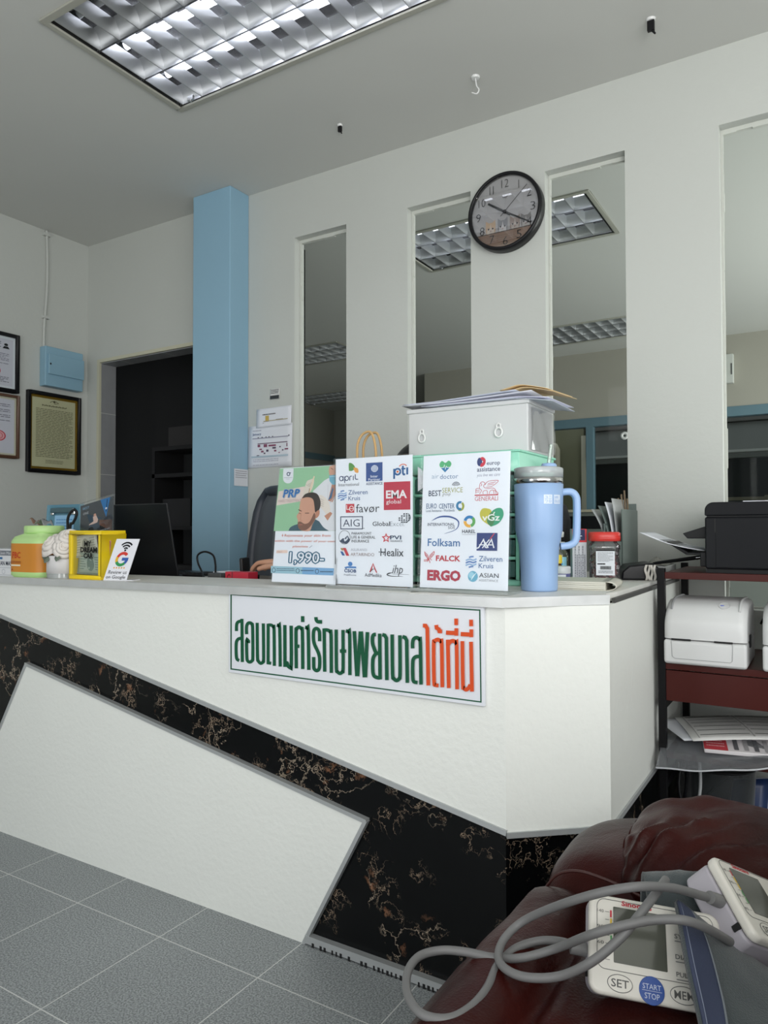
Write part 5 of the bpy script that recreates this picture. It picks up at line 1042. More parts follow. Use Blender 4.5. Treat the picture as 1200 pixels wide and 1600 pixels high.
for x in (-.125, .092):
    k = MB(); o_ = [(x+.0095*math.cos(q), .052+.0115*math.sin(q)) for q in [2*PI*i/20 for i in range(20)]]
    k.tube([(p[0], -.003, p[1]) for p in o_], .0028, WHITEP, 8, closed=True); k.tube([(x-.005, -.003, .060), (x-.005, -.003, .071), (x, -.003, .0745), (x+.005, -.003, .071), (x+.005, -.003, .060)], .0026, WHITEP, 8)
    k.cyl((x, -.0005, .052), (x, .001, .052), .008, .008, mat('shadowed slot', (196, 198, 200), .5), 14); k.build('keyhole_hanger', t)
fm = MB().grid(10, 10, lambda u, v: (w+.0005+.004*abs(math.sin(7*u+3*v)), .012+(d-.02)*u, .006+(h-.024)*v), clear('shrink film', (236, 238, 240), .12, .08, .08)); fm.build('loose_film', t)
def sheet_paper(label, cx, cy, z, w, d, yaw, bend, m, lift=0, grp='papers on top of the white box'):
    tt = thing('paper_sheet', label, 'paper', (cx, cy, z), (0, 0, yaw), group=grp)
    MB().grid(14, 10, lambda u, v: ((u-.5)*w, (v-.5)*d, bend(u, v)), m).build('sheet', tt, solid=.0011); return tt
zt = 1.2705; ENV = mat('pale blue grey envelope', (196, 202, 216), .6); BUF = mat('buff envelope', (222, 196, 150), .6)
sheet_paper('lowest white envelope on the white box, poking out past its end', -.735, 1.785, zt, .34, .20, .02, lambda u, v: .001-.014*max(0, u-.75)*4*(u > .75), ENV)
sheet_paper('lilac white letter on the white box, drooping over its end', -.745, 1.79, zt+.004, .35, .19, -.03, lambda u, v: .001-.010*max(0, u-.78)*4, mat('lilac letter paper', (206, 208, 224), .6))
sheet_paper('long white letter with lifted corner near the mirror, on the white box', -.80, 1.78, zt+.008, .36, .17, .03, lambda u, v: .002+.014*max(0, u-.4), PAPER)
sheet_paper('grey printed leaflet in the middle of the papers on the white box', -.815, 1.775, zt+.012, .32, .16, -.02, lambda u, v: .002+.012*max(0, u-.3), ENV)
for k, lab in enumerate(('buff envelope arched topmost on the paper pile', 'buff envelope arched just under the topmost one')):
    sheet_paper(lab, -.640+.012*k, 1.80, zt+.030-.007*k, .13, .15, -.12, lambda u, v: .010-.036*max(0, u-.45)**1.2-.022*max(0, .35-u), BUF)

# ============================================================ THINGS ON THE COUNTER RETURN
zc = .8155
t = thing('newspaper', 'folded newspaper bundle lying at the counter corner beside the tumbler', 'newspaper', (-.498, 1.665, zc), (0, 0, math.radians(8)))
NEWS = mat('newsprint edge', (206, 204, 192), .8, bump=(90, .3))
for k in range(5):
    o_ = random.uniform(-.004, .004); MB().box(-.105+o_, -.065+o_, k*.0038, .070, .085, k*.0038+.0034, NEWS).build('folded_section', t)
fd = MB(); fd.grid(10, 6, lambda u, v: (.070+.022*math.sin(PI*u)+.02*v*0, -.066+.152*v, .0095-.0095*math.cos(PI*u)), NEWS); o_ = fd.build('fold', t, solid=.001)
a = Art([(0, 0), (100, 0), (0, 100), (100, 100)], .05, .14, lambda u, v, l: (.058+u*.55, -.06+v, .0192-(max(0, u-.022)**2)*9+l)); a.scribble(8, 4, 60, 96, 16, (70, 70, 72), .9); a.part('newsprint_text', t)
# candy jar
t = thing('sweet_jar', 'clear plastic jar of dark sweets with a red screw lid and barcode label', 'jar', (-.505, 1.93, zc), (0, 0, math.radians(18)))
JAR = clear('clear jar plastic', (232, 226, 230), .06, .04, .02); R0 = .0385
MB().lathe([(R0-.004, 0), (R0, .004), (R0, .055), (R0-.0015, .060), (R0-.0015, .078), (R0+.001, .083), (R0+.001, .092), (R0-.006, .100), (R0-.007, .106)], JAR, n=48, sq=3.2).build('jar_body', t)
SWT = mat('dark red sweet', (122, 48, 50), .45); SWP = mat('pale sweet wrapper', (206, 186, 186), .4)
s = MB()
for k in range(230):
    zz = .003+.066*(k/230); an = random.random()*2*PI; rr = (R0-.008)*math.sqrt(random.random())
    c = Vector((rr*math.cos(an), rr*math.sin(an), zz)); dv = Vector((random.uniform(-1, 1), random.uniform(-1, 1), random.uniform(-1, 1))).normalized()*.006; s.cyl(c-dv, c+dv, .0036, .0030, SWP if random.random() < .14 else SWT, 7)
so = s.build('sweets', t); so['kind'] = 'stuff'
REDL = mat('red screw lid', (214, 60, 54), .35); l = MB().lathe([(R0-.001, .103), (R0+.0015, .104), (R0+.0015, .124), (R0-.003, .127), (0, .1272)], REDL, n=48, sq=3.2)
l.lathe([(R0+.0022, .110), (R0+.0022, .112)], REDL, n=48, sq=3.2); l.build('lid', t)
lb = MB().box(-.023, -R0-.0008, .016, .023, -R0-.0003, .082, PAPER).build('label', t)
a = Art([(0, 0), (100, 0), (0, 150), (100, 150)], .046, .066, lambda u, v, l: (u-.023, -R0-.0009-l, .016+v)); a.rect(0, 0, 100, 9, (30, 30, 32)); a.scribble(8, 16, 92, 74, 9, (120, 122, 126), .8); a.scribble(8, 80, 50, 90, 1, (40, 40, 44), .9, .8)
for k in range(22): a.rect(22+k*2.7, 96, 23+k*2.7+(k*7 % 3)*.6, 116, (30, 30, 34))
a.scribble(12, 124, 90, 142, 2, (70, 70, 76), .9); a.part('label_print', lb)
# ointment carton
t = thing('ointment_carton', 'upright silver and red carton with a navy panel, next to the sweet jar', 'carton', (-.572, 1.925, zc), (0, 0, math.radians(26))); SIL = mat('silver carton', (186, 188, 196), .35)
bx = box(-.0185, -.019, 0, .0185, .019, .135, SIL).build('carton', t, bevel=.001); a = Art([(0, 0), (100, 0), (0, 360), (100, 360)], .037, .135, lambda u, v, l: (u-.0185, -.0192-l, v)); a.rect(0, 0, 100, 94, (196, 52, 60)); a.rect(6, 4, 88, 80, (34, 40, 82))
vs, fs = text_mesh('Hyde', .02)
a.up(); a.mb.add([a.p(30+(1-b)*38, 12+(1-q)*60) for q, b in vs], fs, ink((226, 228, 236))); a.scribble(14, 12, 24, 70, 5, (200, 204, 216), .9)
for k in range(6): a.scribble(16+k*13, 120+(k % 2)*60, 24+k*13, 340, 12, (120, 122, 132), .8, .8)
a.part('print', bx); a = Art([(0, 0), (100, 0), (0, 360), (100, 360)], .038, .135, lambda u, v, l: (.0187+l, u-.019, v)); a.rect(0, 0, 100, 94, (196, 52, 60)); a.scribble(10, 110, 90, 340, 16, (150, 150, 158), .8); a.part('print', bx)
# hand sanitiser
t = thing('pump_bottle', 'pump bottle of yellow green hand gel with white pump top', 'pump bottle', (-.628, 1.935, zc)); GEL = clear('yellow green gel', (186, 184, 70), .55, .08, .03); PB = clear('clear bottle', (226, 232, 220), .10, .05, .04)
MB().lathe([(.024, 0), (.026, .004), (.026, .062), (.024, .072), (.014, .082)], PB).build('bottle', t); MB().lathe([(0, .002), (.0245, .004), (.0245, .060), (0, .0605)], GEL).build('gel', t)
MB().lathe([(.0155, .080), (.0175, .081), (.0175, .098), (.0155, .100), (.006, .100), (.006, .112), (.013, .113), (.014, .126), (.009, .129), (0, .129)], WHITEP).box(-.034, -.006, .116, 0, .006, .125, WHITEP).build('pump', t)
lb = MB().grid(8, 1, lambda u, v: (.0263*math.cos(-1.9+1.5*u), .0263*math.sin(-1.9+1.5*u), .010+.050*v), mat('pale blue gel label', (150, 206, 226), .4)).build('label', t)
a = Art([(0, 0), (100, 0), (0, 100), (100, 100)], 1.5, .05, lambda u, v, l: ((.0265+l)*math.cos(-1.9+u), (.0265+l)*math.sin(-1.9+u), .010+v)); a.text('La', 12, 10, 70, 42, (60, 140, 190), .03); a.scribble(12, 56, 80, 90, 4, (110, 160, 190), .8); a.part('label_print', lb)
# cream jar and yellow capped bottle
t = thing('cream_jar', 'small white lidded cream jar with a violet label', 'jar', (-.578, 1.795, zc)); MB().lathe([(.021, 0), (.023, .003), (.023, .024)], mat('violet jar label', (96, 98, 150), .4)).build('jar_body', t); MB().lathe([(.0235, .024), (.0242, .026), (.0242, .040), (.022, .042), (0, .042)], mat('grey white lid', (206, 210, 214), .35)).build('lid', t)
lb = MB().grid(8, 1, lambda u, v: (.0233*math.cos(-2.1+1.4*u), .0233*math.sin(-2.1+1.4*u), .003+.019*v), PAPER).build('label', t); a = Art([(0, 0), (100, 0), (0, 50), (100, 50)], 1.4, .019, lambda u, v, l: ((.0235+l)*math.cos(-2.1+u), (.0235+l)*math.sin(-2.1+u), .003+v)); a.text('herb', 20, 14, 76, 36, (90, 92, 130)); a.part('label_print', lb)
t = thing('yellow_cap_bottle', 'tiny brown bottle with a ribbed yellow cap, behind the cream jar', 'bottle', (-.605, 1.848, zc)); MB().lathe([(.013, 0), (.014, .002), (.014, .038), (.009, .048)], mat('brown glass', (70, 46, 26), .15)).build('bottle', t)
c = MB().lathe([(.0125, .046), (.013, .047), (.013, .066), (.011, .068), (0, .068)], mat('yellow cap', (230, 206, 70), .4))
for k in range(3): c.lathe([(.0134, .050+k*.006), (.0134, .052+k*.006)], mat('yellow cap', 0))
c.build('cap', t)
# black bag behind the tumbler
t = thing('black_pouch', 'rounded black pouch standing behind the tumbler handle', 'pouch', (-.690, 2.05, zc)); MB().lathe([(.0, 0), (.045, .0), (.055, .02), (.055, .16), (.045, .20), (.02, .222), (0, .225)], mat('black nylon', (22, 22, 26), .7, bump=(90, .3)), n=32, sq=2.6).build('pouch_body', t); MB().tube(smooth_path([(-.03, 0, .20), (-.02, 0, .25), (.015, 0, .25), (.03, 0, .20)], 4), .005, BLACKMAT, 8).build('carry_loop', t)
# file organiser
t = thing('file_organiser', 'grey green desk file holder with folders fanned out of it, by the bare pier', 'file holder', (-.520, 2.18, zc)); OG = mat('grey green plastic', (104, 116, 112), .45); w = .026
f = MB(); f.box(-w, -.10, 0, w, .09, .004, OG).box(-w, -.10, .004, -w+.003, .09, .15, OG).box(w-.003, -.10, .004, w, .09, .19, OG).box(-w+.003, .087, .004, w-.003, .09, .21, OG).box(-w+.003, -.10, .004, w-.003, -.097, .10, OG); f.build('holder', t, bevel=.001)
for k in range(4):
    MB().grid(6, 8, lambda u, v, k=k: (-.020+.009*k-.020*(2.2-k*.5)*v**3, -.085+.165*u, .006+(.185+.010*k)*v), [mat('silver folder', (176, 180, 180), .3), OG, PAPER, mat('silver folder', 0), mat('dark folder', (60, 66, 66), .5)][k]).build('folder', t, solid=.0015)
sp = MB()
for k in range(4): sp.tube([(-.004+.004*k, .02+.01*k, .15), (-.014+.006*k, .02+.012*k, .225+.012*(k % 3))], .003, mat('dried brown stem', (120, 104, 84), .8), 6)
sp.build('dried_stem', t)
# black card terminal with receipts
t = thing('card_terminal', 'black rounded card terminal with crumpled receipt paper on its side, by the jar', 'card terminal', (-.447, 2.045, zc), (0, 0, math.radians(20)))
MB().prism([(-.050, 0), (.050, 0), (.048, .030), (.030, .046), (-.030, .038), (-.048, .022)], -.07, .06, BLACKM, lambda x, z, y: (x, y, z)).build('terminal_body', t, bevel=.006, seg=3)
rc = MB()
for k in range(4): rc.grid(8, 3, lambda u, v, k=k: (.006+k*.009+.003*math.sin(9*u+k), -.0745-.004*math.sin(PI*u)-.001*k, .002+.040*u), PAPER) if False else rc.grid(8, 2, lambda u, v, k=k: (.008+.007*k+.006*v+.002*math.sin(7*u+k*2), -.078-.003*math.sin(2*PI*u+k), .001+.040*u), mat('receipt paper', (206, 202, 194), .8))
rc.build('receipt_paper', t, solid=.0006)
# little grey box with plastic pouch
t = thing('grey_box', 'flat pale grey box with a creased plastic pouch on top, at the rack end', 'box', (-.428, 2.20, zc)); MB().box(-.034, -.09, 0, .040, .08, .032, mat('pale grey card', (176, 178, 178), .5)).build('box_body', t, bevel=.002)
t = thing('plastic_pouch', 'creased see-through pouch of brown things lying on the pale grey box', 'pouch', (-.430, 2.21, zc+.0325)); MB().grid(10, 10, lambda u, v: (-.032+.07*u, -.08+.14*v, .001+.016*math.sin(PI*u)*math.sin(PI*v)*(1+.4*math.sin(9*u+7*v))), clear('creased pouch film', (190, 186, 174), .5, .15, .08)).build('pouch_film', t, solid=.0005); MB().box(-.014, -.03, .001, .02, .02, .007, mat('brown contents', (140, 118, 86), .7)).build('contents', t, bevel=.002)
# ============================================================ RACK WITH PRINTERS
t = thing('printer_rack', 'black metal rack with red brown boards beside the counter, printers on it', 'rack', (0, 0, 0)); RX0, RX1, RY0, RY1 = -.372, .56, 1.916, 2.275; PM = mat('black rack steel', (15, 15, 17), .5, spec=.2)
for x in (RX0, RX1-.018):
    for y in (RY0, RY1-.018): box(x, y, 0, x+.018, y+.018, .852, PM).build('post', t, bevel=.001)
for z, nm in ((.826, 'top_board'), (.603, 'middle_board'), (.385, 'bottom_board')):
    MB().box(RX0+.018, RY0+.002, z, RX1-.018, RY1-.02, z+.0165, REDWOOD).build(nm, t, bevel=.001)
MB().box(RX0+.018, RY0+.004, .525, RX1-.018, RY0+.018, .600, REDWOOD).build('front_apron', t, bevel=.001)
for z in (.50, .30):
    for x in (RX0, RX1-.018): box(x+.002, RY0+.018, z, x+.014, RY1-.018, z+.018, PM).build('side_rail', t)
for z in (.655, .59, .545): MB().cyl((RX0-.0015, RY0+.009, z), (RX0, RY0+.009, z), .0035, .0035, STEEL, 10).build('bolt', t)
# inkjet printer
t = thing('inkjet_printer', 'bulky black inkjet printer on the top board of the rack', 'printer', (-.262, 1.930, .8427)); PB_ = mat('black printer plastic', (21, 22, 25), .35, spec=.15, bump=(400, .05)); PB2 = mat('black printer flank', (17, 18, 20), .4, spec=.25)
def rr(x0, z0, x1, z1, r, which):
    out = []
    for k, (cx, cz, a0) in enumerate(((x0+r, z0+r, 180), (x1-r, z0+r, 270), (x1-r, z1-r, 0), (x0+r, z1-r, 90))):
        if k in which:
            for q in range(7): an = math.radians(a0+15*q); out.append((cx+r*math.cos(an), cz+r*math.sin(an)))
        else: out.append([(x0, z0), (x1, z0), (x1, z1), (x0, z1)][k])
    return out
yf = lambda x, z, y: (x, y, z)
MB().prism(rr(0, .010, .40, .136, .006, (0, 1)), 0, .31, PB_, yf).build('printer_body', t, bevel=.004)
MB().prism(rr(.0, 0, .40, .010, .001, ()), .012, .30, PB2, yf).build('base', t)
MB().box(.024, -.0012, .014, .40, .001, .132, PB_).build('side_panel', t, bevel=.0008); box(.0215, -.0016, .098, .0245, .003, .132, BLACKMAT).build('panel_catch', t)
MB().prism(rr(0, .139, .40, .172, .020, (3,)), -.002, .312, PB_, yf).build('scanner_lid', t, bevel=.003)
MB().prism(rr(.004, .1345, .396, .1405, .001, ()), .004, .305, PB2, yf).build('lid_gap', t)
MB().prism([(-.056, .096), (-.045, .083), (.002, .083), (.002, .115)], .03, .24, PB2, yf).build('control_flap', t, bevel=.002)
MB().prism([(-.05, .042), (.0, .042), (.0, .047), (-.05, .048)], .04, .24, PB2, yf).prism([(-.101, .073), (-.097, .075), (-.049, .049), (-.052, .041)], .06, .22, PB2, yf).build('output_tray', t, bevel=.001)
MB().prism([(-.014, .014), (.004, .014), (.004, .050), (-.014, .050)], .02, .28, PB2, yf).build('tray_mount', t, bevel=.002)
t = thing('printed_page', 'single printed white page lying on the tilted tray of the black printer', 'paper', (-.262, 1.965, .8427)); pg = MB()
def page(u, v): return (-.162+.155*u, .0+.19*v, .0975-.0455*u-.010*math.sin(PI*u)*.8+.001)
pg.grid(12, 4, page, PAPER).build('page', t, solid=.0006)
a = Art([(0, 0), (100, 0), (0, 100), (100, 100)], 1, 1, lambda u, v, l: tuple(Vector(page(u, 1-v))+Vector((0, 0, .0006+l)))); a.scribble(30, 8, 62, 92, 10, (60, 60, 64), .6); a.part('page_print', t)
t = thing('top_leaflet', 'white leaflet lying on the lid of the black printer', 'paper', (-.10, 2.05, 1.0150)); box(-.08, -.09, 0, .18, .09, .0025, PAPER).build('leaflet', t)
# black pen-like rod across to the rack
t = thing('black_rod', 'black rod with a silver tip lying from the grey box to the rack board', 'rod', (-.310, 2.125, .872)); MB().cyl((-.10, .01, -.016), (.0, 0, 0), .0045, .0055, BLACKM, 14).build('shaft', t); MB().cyl((0, 0, 0), (.012, -.001, .002), .0062, .005, STEEL, 14).build('tip', t); MB().cyl((-.10, .01, -.016), (-.115, .0115, -.0185), .0045, .003, BLACKM, 14).build('end_cap', t)
# label printers
WPR = mat('satin white printer shell', (208, 209, 209), .38, bump=(500, .03))
def label_printer(x, label, y=1.894):
    t = thing('label_printer', label, 'label printer', (x, y, .6200), group='white label printers'); w = .092; sm = .060
    prof = [(0.003, sm+.002), (0.004, .098), (.012, .118), (.028, .138), (.050, .150), (.085, .156), (.19, .154), (.205, .145), (.210, .12), (.210, sm+.002)]
    lo = [(.006, 0), (.001, .008), (.0, .05), (.003, sm), (.210, sm), (.210, .0)]
    MB().prism(lo, -w, w, WPR, lambda y_, z, x_: (x_, y_, z)).build('lower_shell', t, bevel=.007, seg=4)
    pf = smooth2(prof, 3); up_ = MB()
    xs = [-w, -w+.004, -w+.012, -w+.020, w-.020, w-.012, w-.004, w]; ins = [.016, .006, .0015, 0, 0, .0015, .006, .016]
    cy, cz = .105, sm+.002
    vs = []
    for xx, i_ in zip(xs, ins):
        for (y_, z) in pf:
            k = 1-i_/.11; vs.append((xx, cy+(y_-cy)*(1-i_/.12), cz+(z-cz)*k))
    n = len(pf); up_.add(vs, [(i*n+j, (i+1)*n+j, (i+1)*n+j+1, i*n+j+1) for i in range(len(xs)-1) for j in range(n-1)], WPR, True)
    up_.add(vs, [list(range(n)), [(len(xs)-1)*n+j for j in range(n)][::-1]], WPR); up_.build('lid', t)
    gx = mat('grey groove', (150, 152, 154), .5)
    for s in (-1, 1):
        g = MB(); path = [(s*(w-.016), y_+(-.0005), z+.0008) for y_, z in pf[8:22]]; g.tube(path, .0026, gx if s < 0 else WPR, 8); g.build('lid_groove', t)
    MB().box(-w+.018, .0005, sm-.001, -w+.062, .006, sm+.003, BLACKMAT).build('label_slot', t); MB().box(w-.070, .0005, sm-.001, w-.030, .006, sm+.003, BLACKMAT).build('label_slot', t)
    MB().tube([(-w+.018, -.0002, sm-.002), (-w+.020, -.0002, .020), (-w+.026, -.0002, .015), (w-.036, -.0002, .015), (w-.031, -.0002, .019), (w-.030, -.0002, sm-.002)], .0006, gx, 6).build('panel_line', t)
    bt = MB(); c = Vector((.042, .036, .1444)); nd = Vector((0, -.50, .86)).normalized(); ex = Vector((1, 0, 0)); ey = nd.cross(ex)
    ring = [c+ex*.0125*math.cos(2*PI*i/24)+ey*.0125*math.sin(2*PI*i/24) for i in range(24)]; bt.tube(ring, .0008, WPR, 6, closed=True); bt.add([c+ex*q+ey*r_+nd*.001 for q, r_ in ((-.009, -.0012), (-.001, -.0012), (-.001, .0012), (-.009, .0012))], [(0, 1, 2, 3)], mat('blue lamp', (70, 110, 240), .4)); bt.build('feed_button', t)
    bb = MB().box(-w+.024, .058, .1525, -w+.10, .075, .1562, mat('grey top text', (120, 122, 124), .6)); 
    MB().box(w-.001, .06, .045, w+.003, .085, .075, BLACKM).build('side_latch', t, bevel=.001)
    return t
label_printer(-.262, 'whole white label printer on the middle board, nearest the counter')
label_printer(-.046, 'white label printer on the middle board, cut off by the photo edge')
for k, (p, m_) in enumerate((([(-.12, 2.20, .72), (-.135, 2.14, .80), (-.14, 2.20, .815), (-.14, 2.29, .80)], BLACKM), ([(-.16, 2.16, .70), (-.13, 2.20, .76), (-.10, 2.23, .79), (-.08, 2.29, .75)], BLACKM), ([(-.10, 2.2, .70), (-.115, 2.22, .77), (-.10, 2.25, .80), (-.06, 2.29, .78)], mat('grey cable', (130, 132, 134), .5)))):
    single(MB().tube(smooth_path(p, 6), .0045 if k == 0 else .003, m_, 8), 'power_cable', ['thick black power cable rising behind the whole label printer', 'thin black cable twisting between the two label printers', 'thin grey cable curling behind the label printers'][k], 'cable', 'cables behind the label printers')
# bottom board clutter
zs = .4018; FILM = clear('clear bag film', (206, 210, 216), .16, .12, .04)
t = thing('plastic_bag', 'clear zip bag hanging over the front of the bottom board', 'plastic bag', (0, 0, 0))
def bag(u, v, top=0):
    fx = -.368+.33*u; y = 1.855+.28*v+.02*u; zf = .372+.014*u+.05*u*u; zb_ = zs+.012
    k = min(1, v/.30); z = zf*(1-k)+zb_*k if v < .30 else zb_
    return (fx, y, z+top*(.004+.020*math.sin(PI*min(1, max(0, (v-.05)/.95)))*math.sin(PI*u))+.0015*math.sin(17*u+9*v))
MB().grid(22, 16, lambda u, v: bag(u, v), FILM).build('bag_back_film', t); MB().grid(22, 16, lambda u, v: bag(u, v, 1), FILM).build('bag_front_film', t)
MB().tube([tuple(Vector(bag(k/20, .012))) for k in range(21)], .0022, mat('white zip edge', (206, 208, 212), .4), 6).build('zip_edge', t)
t = thing('label_packet', 'flat packet with a red and white printed label, inside the clear bag', 'packet', (-.162, 1.968, zs+.022), (math.radians(9), 0, math.radians(12)))
MB().box(-.115, -.05, 0, .125, .05, .010, mat('packet white', (206, 202, 204), .5)).build('packet', t, bevel=.002)
a = Art([(0, 0), (240, 0), (0, 100), (240, 100)], .24, .10, lambda u, v, l: (-.115+u, -.05+v, .0103+l)); RD2 = (176, 58, 66)
a.rect(0, 0, 52, 100, RD2); a.rect(188, 0, 226, 100, RD2); a.scribble(60, 8, 184, 20, 1, RD2, 1)
for k in range(5): a.rect(66+k*22, 30, 76+k*22, 92, (150, 148, 150) if k % 2 else (90, 90, 94))
a.scribble(6, 20, 46, 90, 5, (214, 160, 164), .8); a.part('label_print', t)
t = thing('blank_sheet', 'plain pale sheet under the label sheet on the rack, one corner showing', 'paper', (-.310, 1.905, zs+.034), (0, 0, math.radians(30)))
MB().grid(8, 8, lambda u, v: (.28*u, .20*v, .004*math.sin(3*u)), PAPER).build('sheet', t, solid=.0008)
t = thing('label_sheet', 'sheet of blank white stick-on labels in rows, on top of the rack papers', 'label sheet', (-.288, 1.890, zs+.040), (0, 0, math.radians(20)))
lsf = lambda u, v: (.40*u, .235*v, .004*math.sin(5*u)+.022*u+.003*math.sin(4*v))
MB().grid(14, 8, lsf, mat('label sheet white', (216, 216, 214), .55)).build('sheet', t, solid=.0012)
a = Art([(0, 0), (100, 0), (0, 100), (100, 100)], 1, 1, lambda u, v, l: tuple(Vector(lsf(u, v))+Vector((0, 0, .0009+l))))
for c in range(3):
    for r in range(6): x0 = 6+c*31; y0 = 6+r*15.5; a.line([(x0+k*2.8, y0) for k in range(11)], 1.6, (96, 96, 94))
    a.line([(4.5+c*31, 3+k*9) for k in range(11)], .6, (170, 170, 168))
a.part('label_lines', t)
for k in range(3):
    t = thing('film_sleeve', ['crumpled clear sleeve at the rear of the bottom board by the post', 'crumpled clear sleeve nearest the counter on the bottom board', 'flat clear sleeve beneath the blank sheet on the bottom board'][k], 'plastic sleeve', (-.340+.03*k, 2.07-.05*k, zs+.004+.006*k), (0, 0, .3*k), group='clear sleeves on the rack')
    MB().grid(9, 9, lambda u, v: (.012+.13*u, .13*v-.06, .003+.010*math.sin(5*u+3*v+k)**2), FILM).build('film', t)
# below the rack
t = thing('mesh_bin', 'dark wire mesh waste bin standing under the rack', 'waste bin', (-.268, 2.13, 0)); MM = clear('dark wire mesh', (62, 66, 68), .55, .5, .0)
MB().lathe([(.075, .0), (.078, .002), (.095, .325), (.095, .330)], MM, n=36).build('mesh_wall', t); MB().tube([(.095*math.cos(2*PI*i/36), .095*math.sin(2*PI*i/36), .330) for i in range(36)], .004, PM, 8, closed=True).build('rim', t); MB().cyl((0, 0, 0), (0, 0, .004), .076, .076, PM, 30).build('bottom', t)
PKB = mat('blue packet foil', (36, 56, 98), .35); PKG = mat('grey white packet foil', (176, 182, 192), .35)
t = thing('snack_packet', 'blue and grey foil packet standing on end under the rack', 'packet', (-.175, 2.17, 0), (0, math.radians(8), math.radians(20)))
MB().grid(8, 12, lambda u, v: (-.10+.20*u, -.018*math.sin(PI*u)*math.sin(PI*v)-.01, .30*v-.05*abs(u-.42)*v), PKG).build('packet_front', t, solid=.001); MB().grid(4, 12, lambda u, v: (-.10+.085*u, -.021*math.sin(PI*u*.42)*math.sin(PI*v)-.012, .02+.278*v-.05*abs(u*.42-.42)*v), PKB).build('blue_panel', t, solid=.0006); MB().grid(6, 8, lambda u, v: (-.10+.20*u, .018*math.sin(PI*u)*math.sin(PI*v)-.008, .30*v-.05*abs(u-.42)*v), PKG).build('packet_back', t, solid=.001)
for k, (p, m_) in enumerate((([(-.33, 2.03, .38), (-.34, 2.00, .28), (-.30, 2.02, .15), (-.32, 2.1, .02)], BLACKM), ([(-.32, 2.0, .38), (-.325, 2.02, .30), (-.335, 2.04, .20), (-.30, 2.03, .02)], BLACKM), ([(-.16, 2.24, .37), (-.22, 2.22, .30), (-.30, 2.02, .245), (-.335, 2.0, .14), (-.33, 2.05, .02)], BLACKM), ([(-.292, 2.0, .38), (-.288, 1.99, .30), (-.305, 1.99, .2), (-.325, 2.02, .02)], mat('pale grey cable', (176, 178, 180), .45)))):
    single(MB().tube(smooth_path(p, 6), .004, m_, 8), 'dangling_cable', ['black cable hanging closest to the front post under the rack', 'black cable hanging second from the front post under the rack', 'black cable sweeping across the wall under the rack', 'pale grey cable hanging before the mesh bin'][k], 'cable', 'cables under the rack')
t = thing('wall_adapter', 'small black adapter on the wall behind the lower rack papers', 'adapter', (-.345, 2.290, .475)); box(-.03, -.018, 0, .02, .016, .035, BLACKM).build('adapter_body', t, bevel=.003); MB().tube(smooth_path([(-.03, 0, .03), (-.045, -.02, .10), (-.03, -.02, .12)], 4), .003, BLACKM, 6).build('lead', t)
t = thing('white_leaflet', 'white leaflet corner with an orange edge on the floor behind the sofa arm', 'leaflet', (-.150, 1.98, 0), (0, 0, .2)); MB().grid(2, 8, lambda u, v: (-.02+.12*u, .05*(1-v), .245*v-.06*u*v), PAPER).build('sheet', t, solid=.001); MB().grid(1, 6, lambda u, v: (-.025+.02*u, .052*(1-v)-.001, .232*v), mat('orange card', (206, 130, 60), .5)).build('orange_edge', t, solid=.001)

# ============================================================ SOFA
t = thing('leather_sofa', 'dark red brown leather sofa with a puffy pleated armrest', 'sofa', (0, 0, 0))
def sgn(v, p): return math.copysign(abs(v)**p, v)
def nz(x, y, z, s, o=0): return noise.noise(Vector((x*s+o, y*s+o*.7, z*s)))
SX0, SX1, SY0, SY1 = -.385, .26, -.60, 1.02
def seat_top(u, v):
    x = SX0+(SX1-SX0)*u; y = SY0+(SY1-SY0)*v+.0; x += .040*max(0, (v-.76)/.24)
    e = (x-SX0); z = .459
    if e < .045: z -= .045*(1-math.sqrt(max(0, 1-((.045-max(0, e))/.045)**2)))
    cr = x-(-.279+.01*v); z -= .020*math.exp(-(cr/.011)**2); z += .010*math.exp(-((cr+.05)/.035)**2)-.006*(cr > 0)*min(1, cr/.05)
    z += .0035*nz(x, y, 0, 14)+.002*nz(x, y, 0, 34, 5)-.03*max(0, (v-.955)/.045)**2
    z += .002*math.sin(60*x+22*y)*math.exp(-(cr/.03)**2)
    return (x, y, z)
MB().grid(80, 90, seat_top, LEATHER).build('seat_cushion', t)
MB().grid(4, 30, lambda u, v: (SX0-.002+.006*math.sin(PI*u)*-1+.040*max(0, (v-.76)/.24), SY0+(SY1-SY0)*v, .10+.316*u), LEATHER).build('seat_front', t, solid=.01)
MB().box(SX0+.02, SY0, .03, SX1+.12, SY1+.2, .40, mat('dark sofa base', (30, 16, 14), .7)).build('base', t)
for y in (SY0+.05, SY1+.12): MB().cyl((SX0+.08, y, 0), (SX0+.08, y, .035), .022, .025, BLACKM, 12).build('foot', t); MB().cyl((SX1+.04, y, 0), (SX1+.04, y, .035), .022, .025, BLACKM, 12).build('foot', t)
def blob(c, h, p, m, nu, nv, fn=None):
    def f(u, v):
        th = -PI+2*PI*u; ph = -PI/2+PI*v
        d_ = Vector((sgn(math.sin(ph), p[0])*h[0], sgn(math.cos(ph), p[2])*sgn(math.cos(th), p[1])*h[1], sgn(math.cos(ph), p[2])*sgn(math.sin(th), p[1])*h[2]))
        q = Vector(c)+d_
        if fn: q = fn(q, th, v, d_)
        return tuple(q)
    return MB().grid(nu, nv, f, m)
def armf(q, th, v, d):
    q.z += .003*nz(q.x, q.y, q.z, 16); return q
blob((.015, 1.135, .365), (.390, .155, .140), (.42, .62, .55), LEATHER, 64, 60, armf).build('arm_body', t)
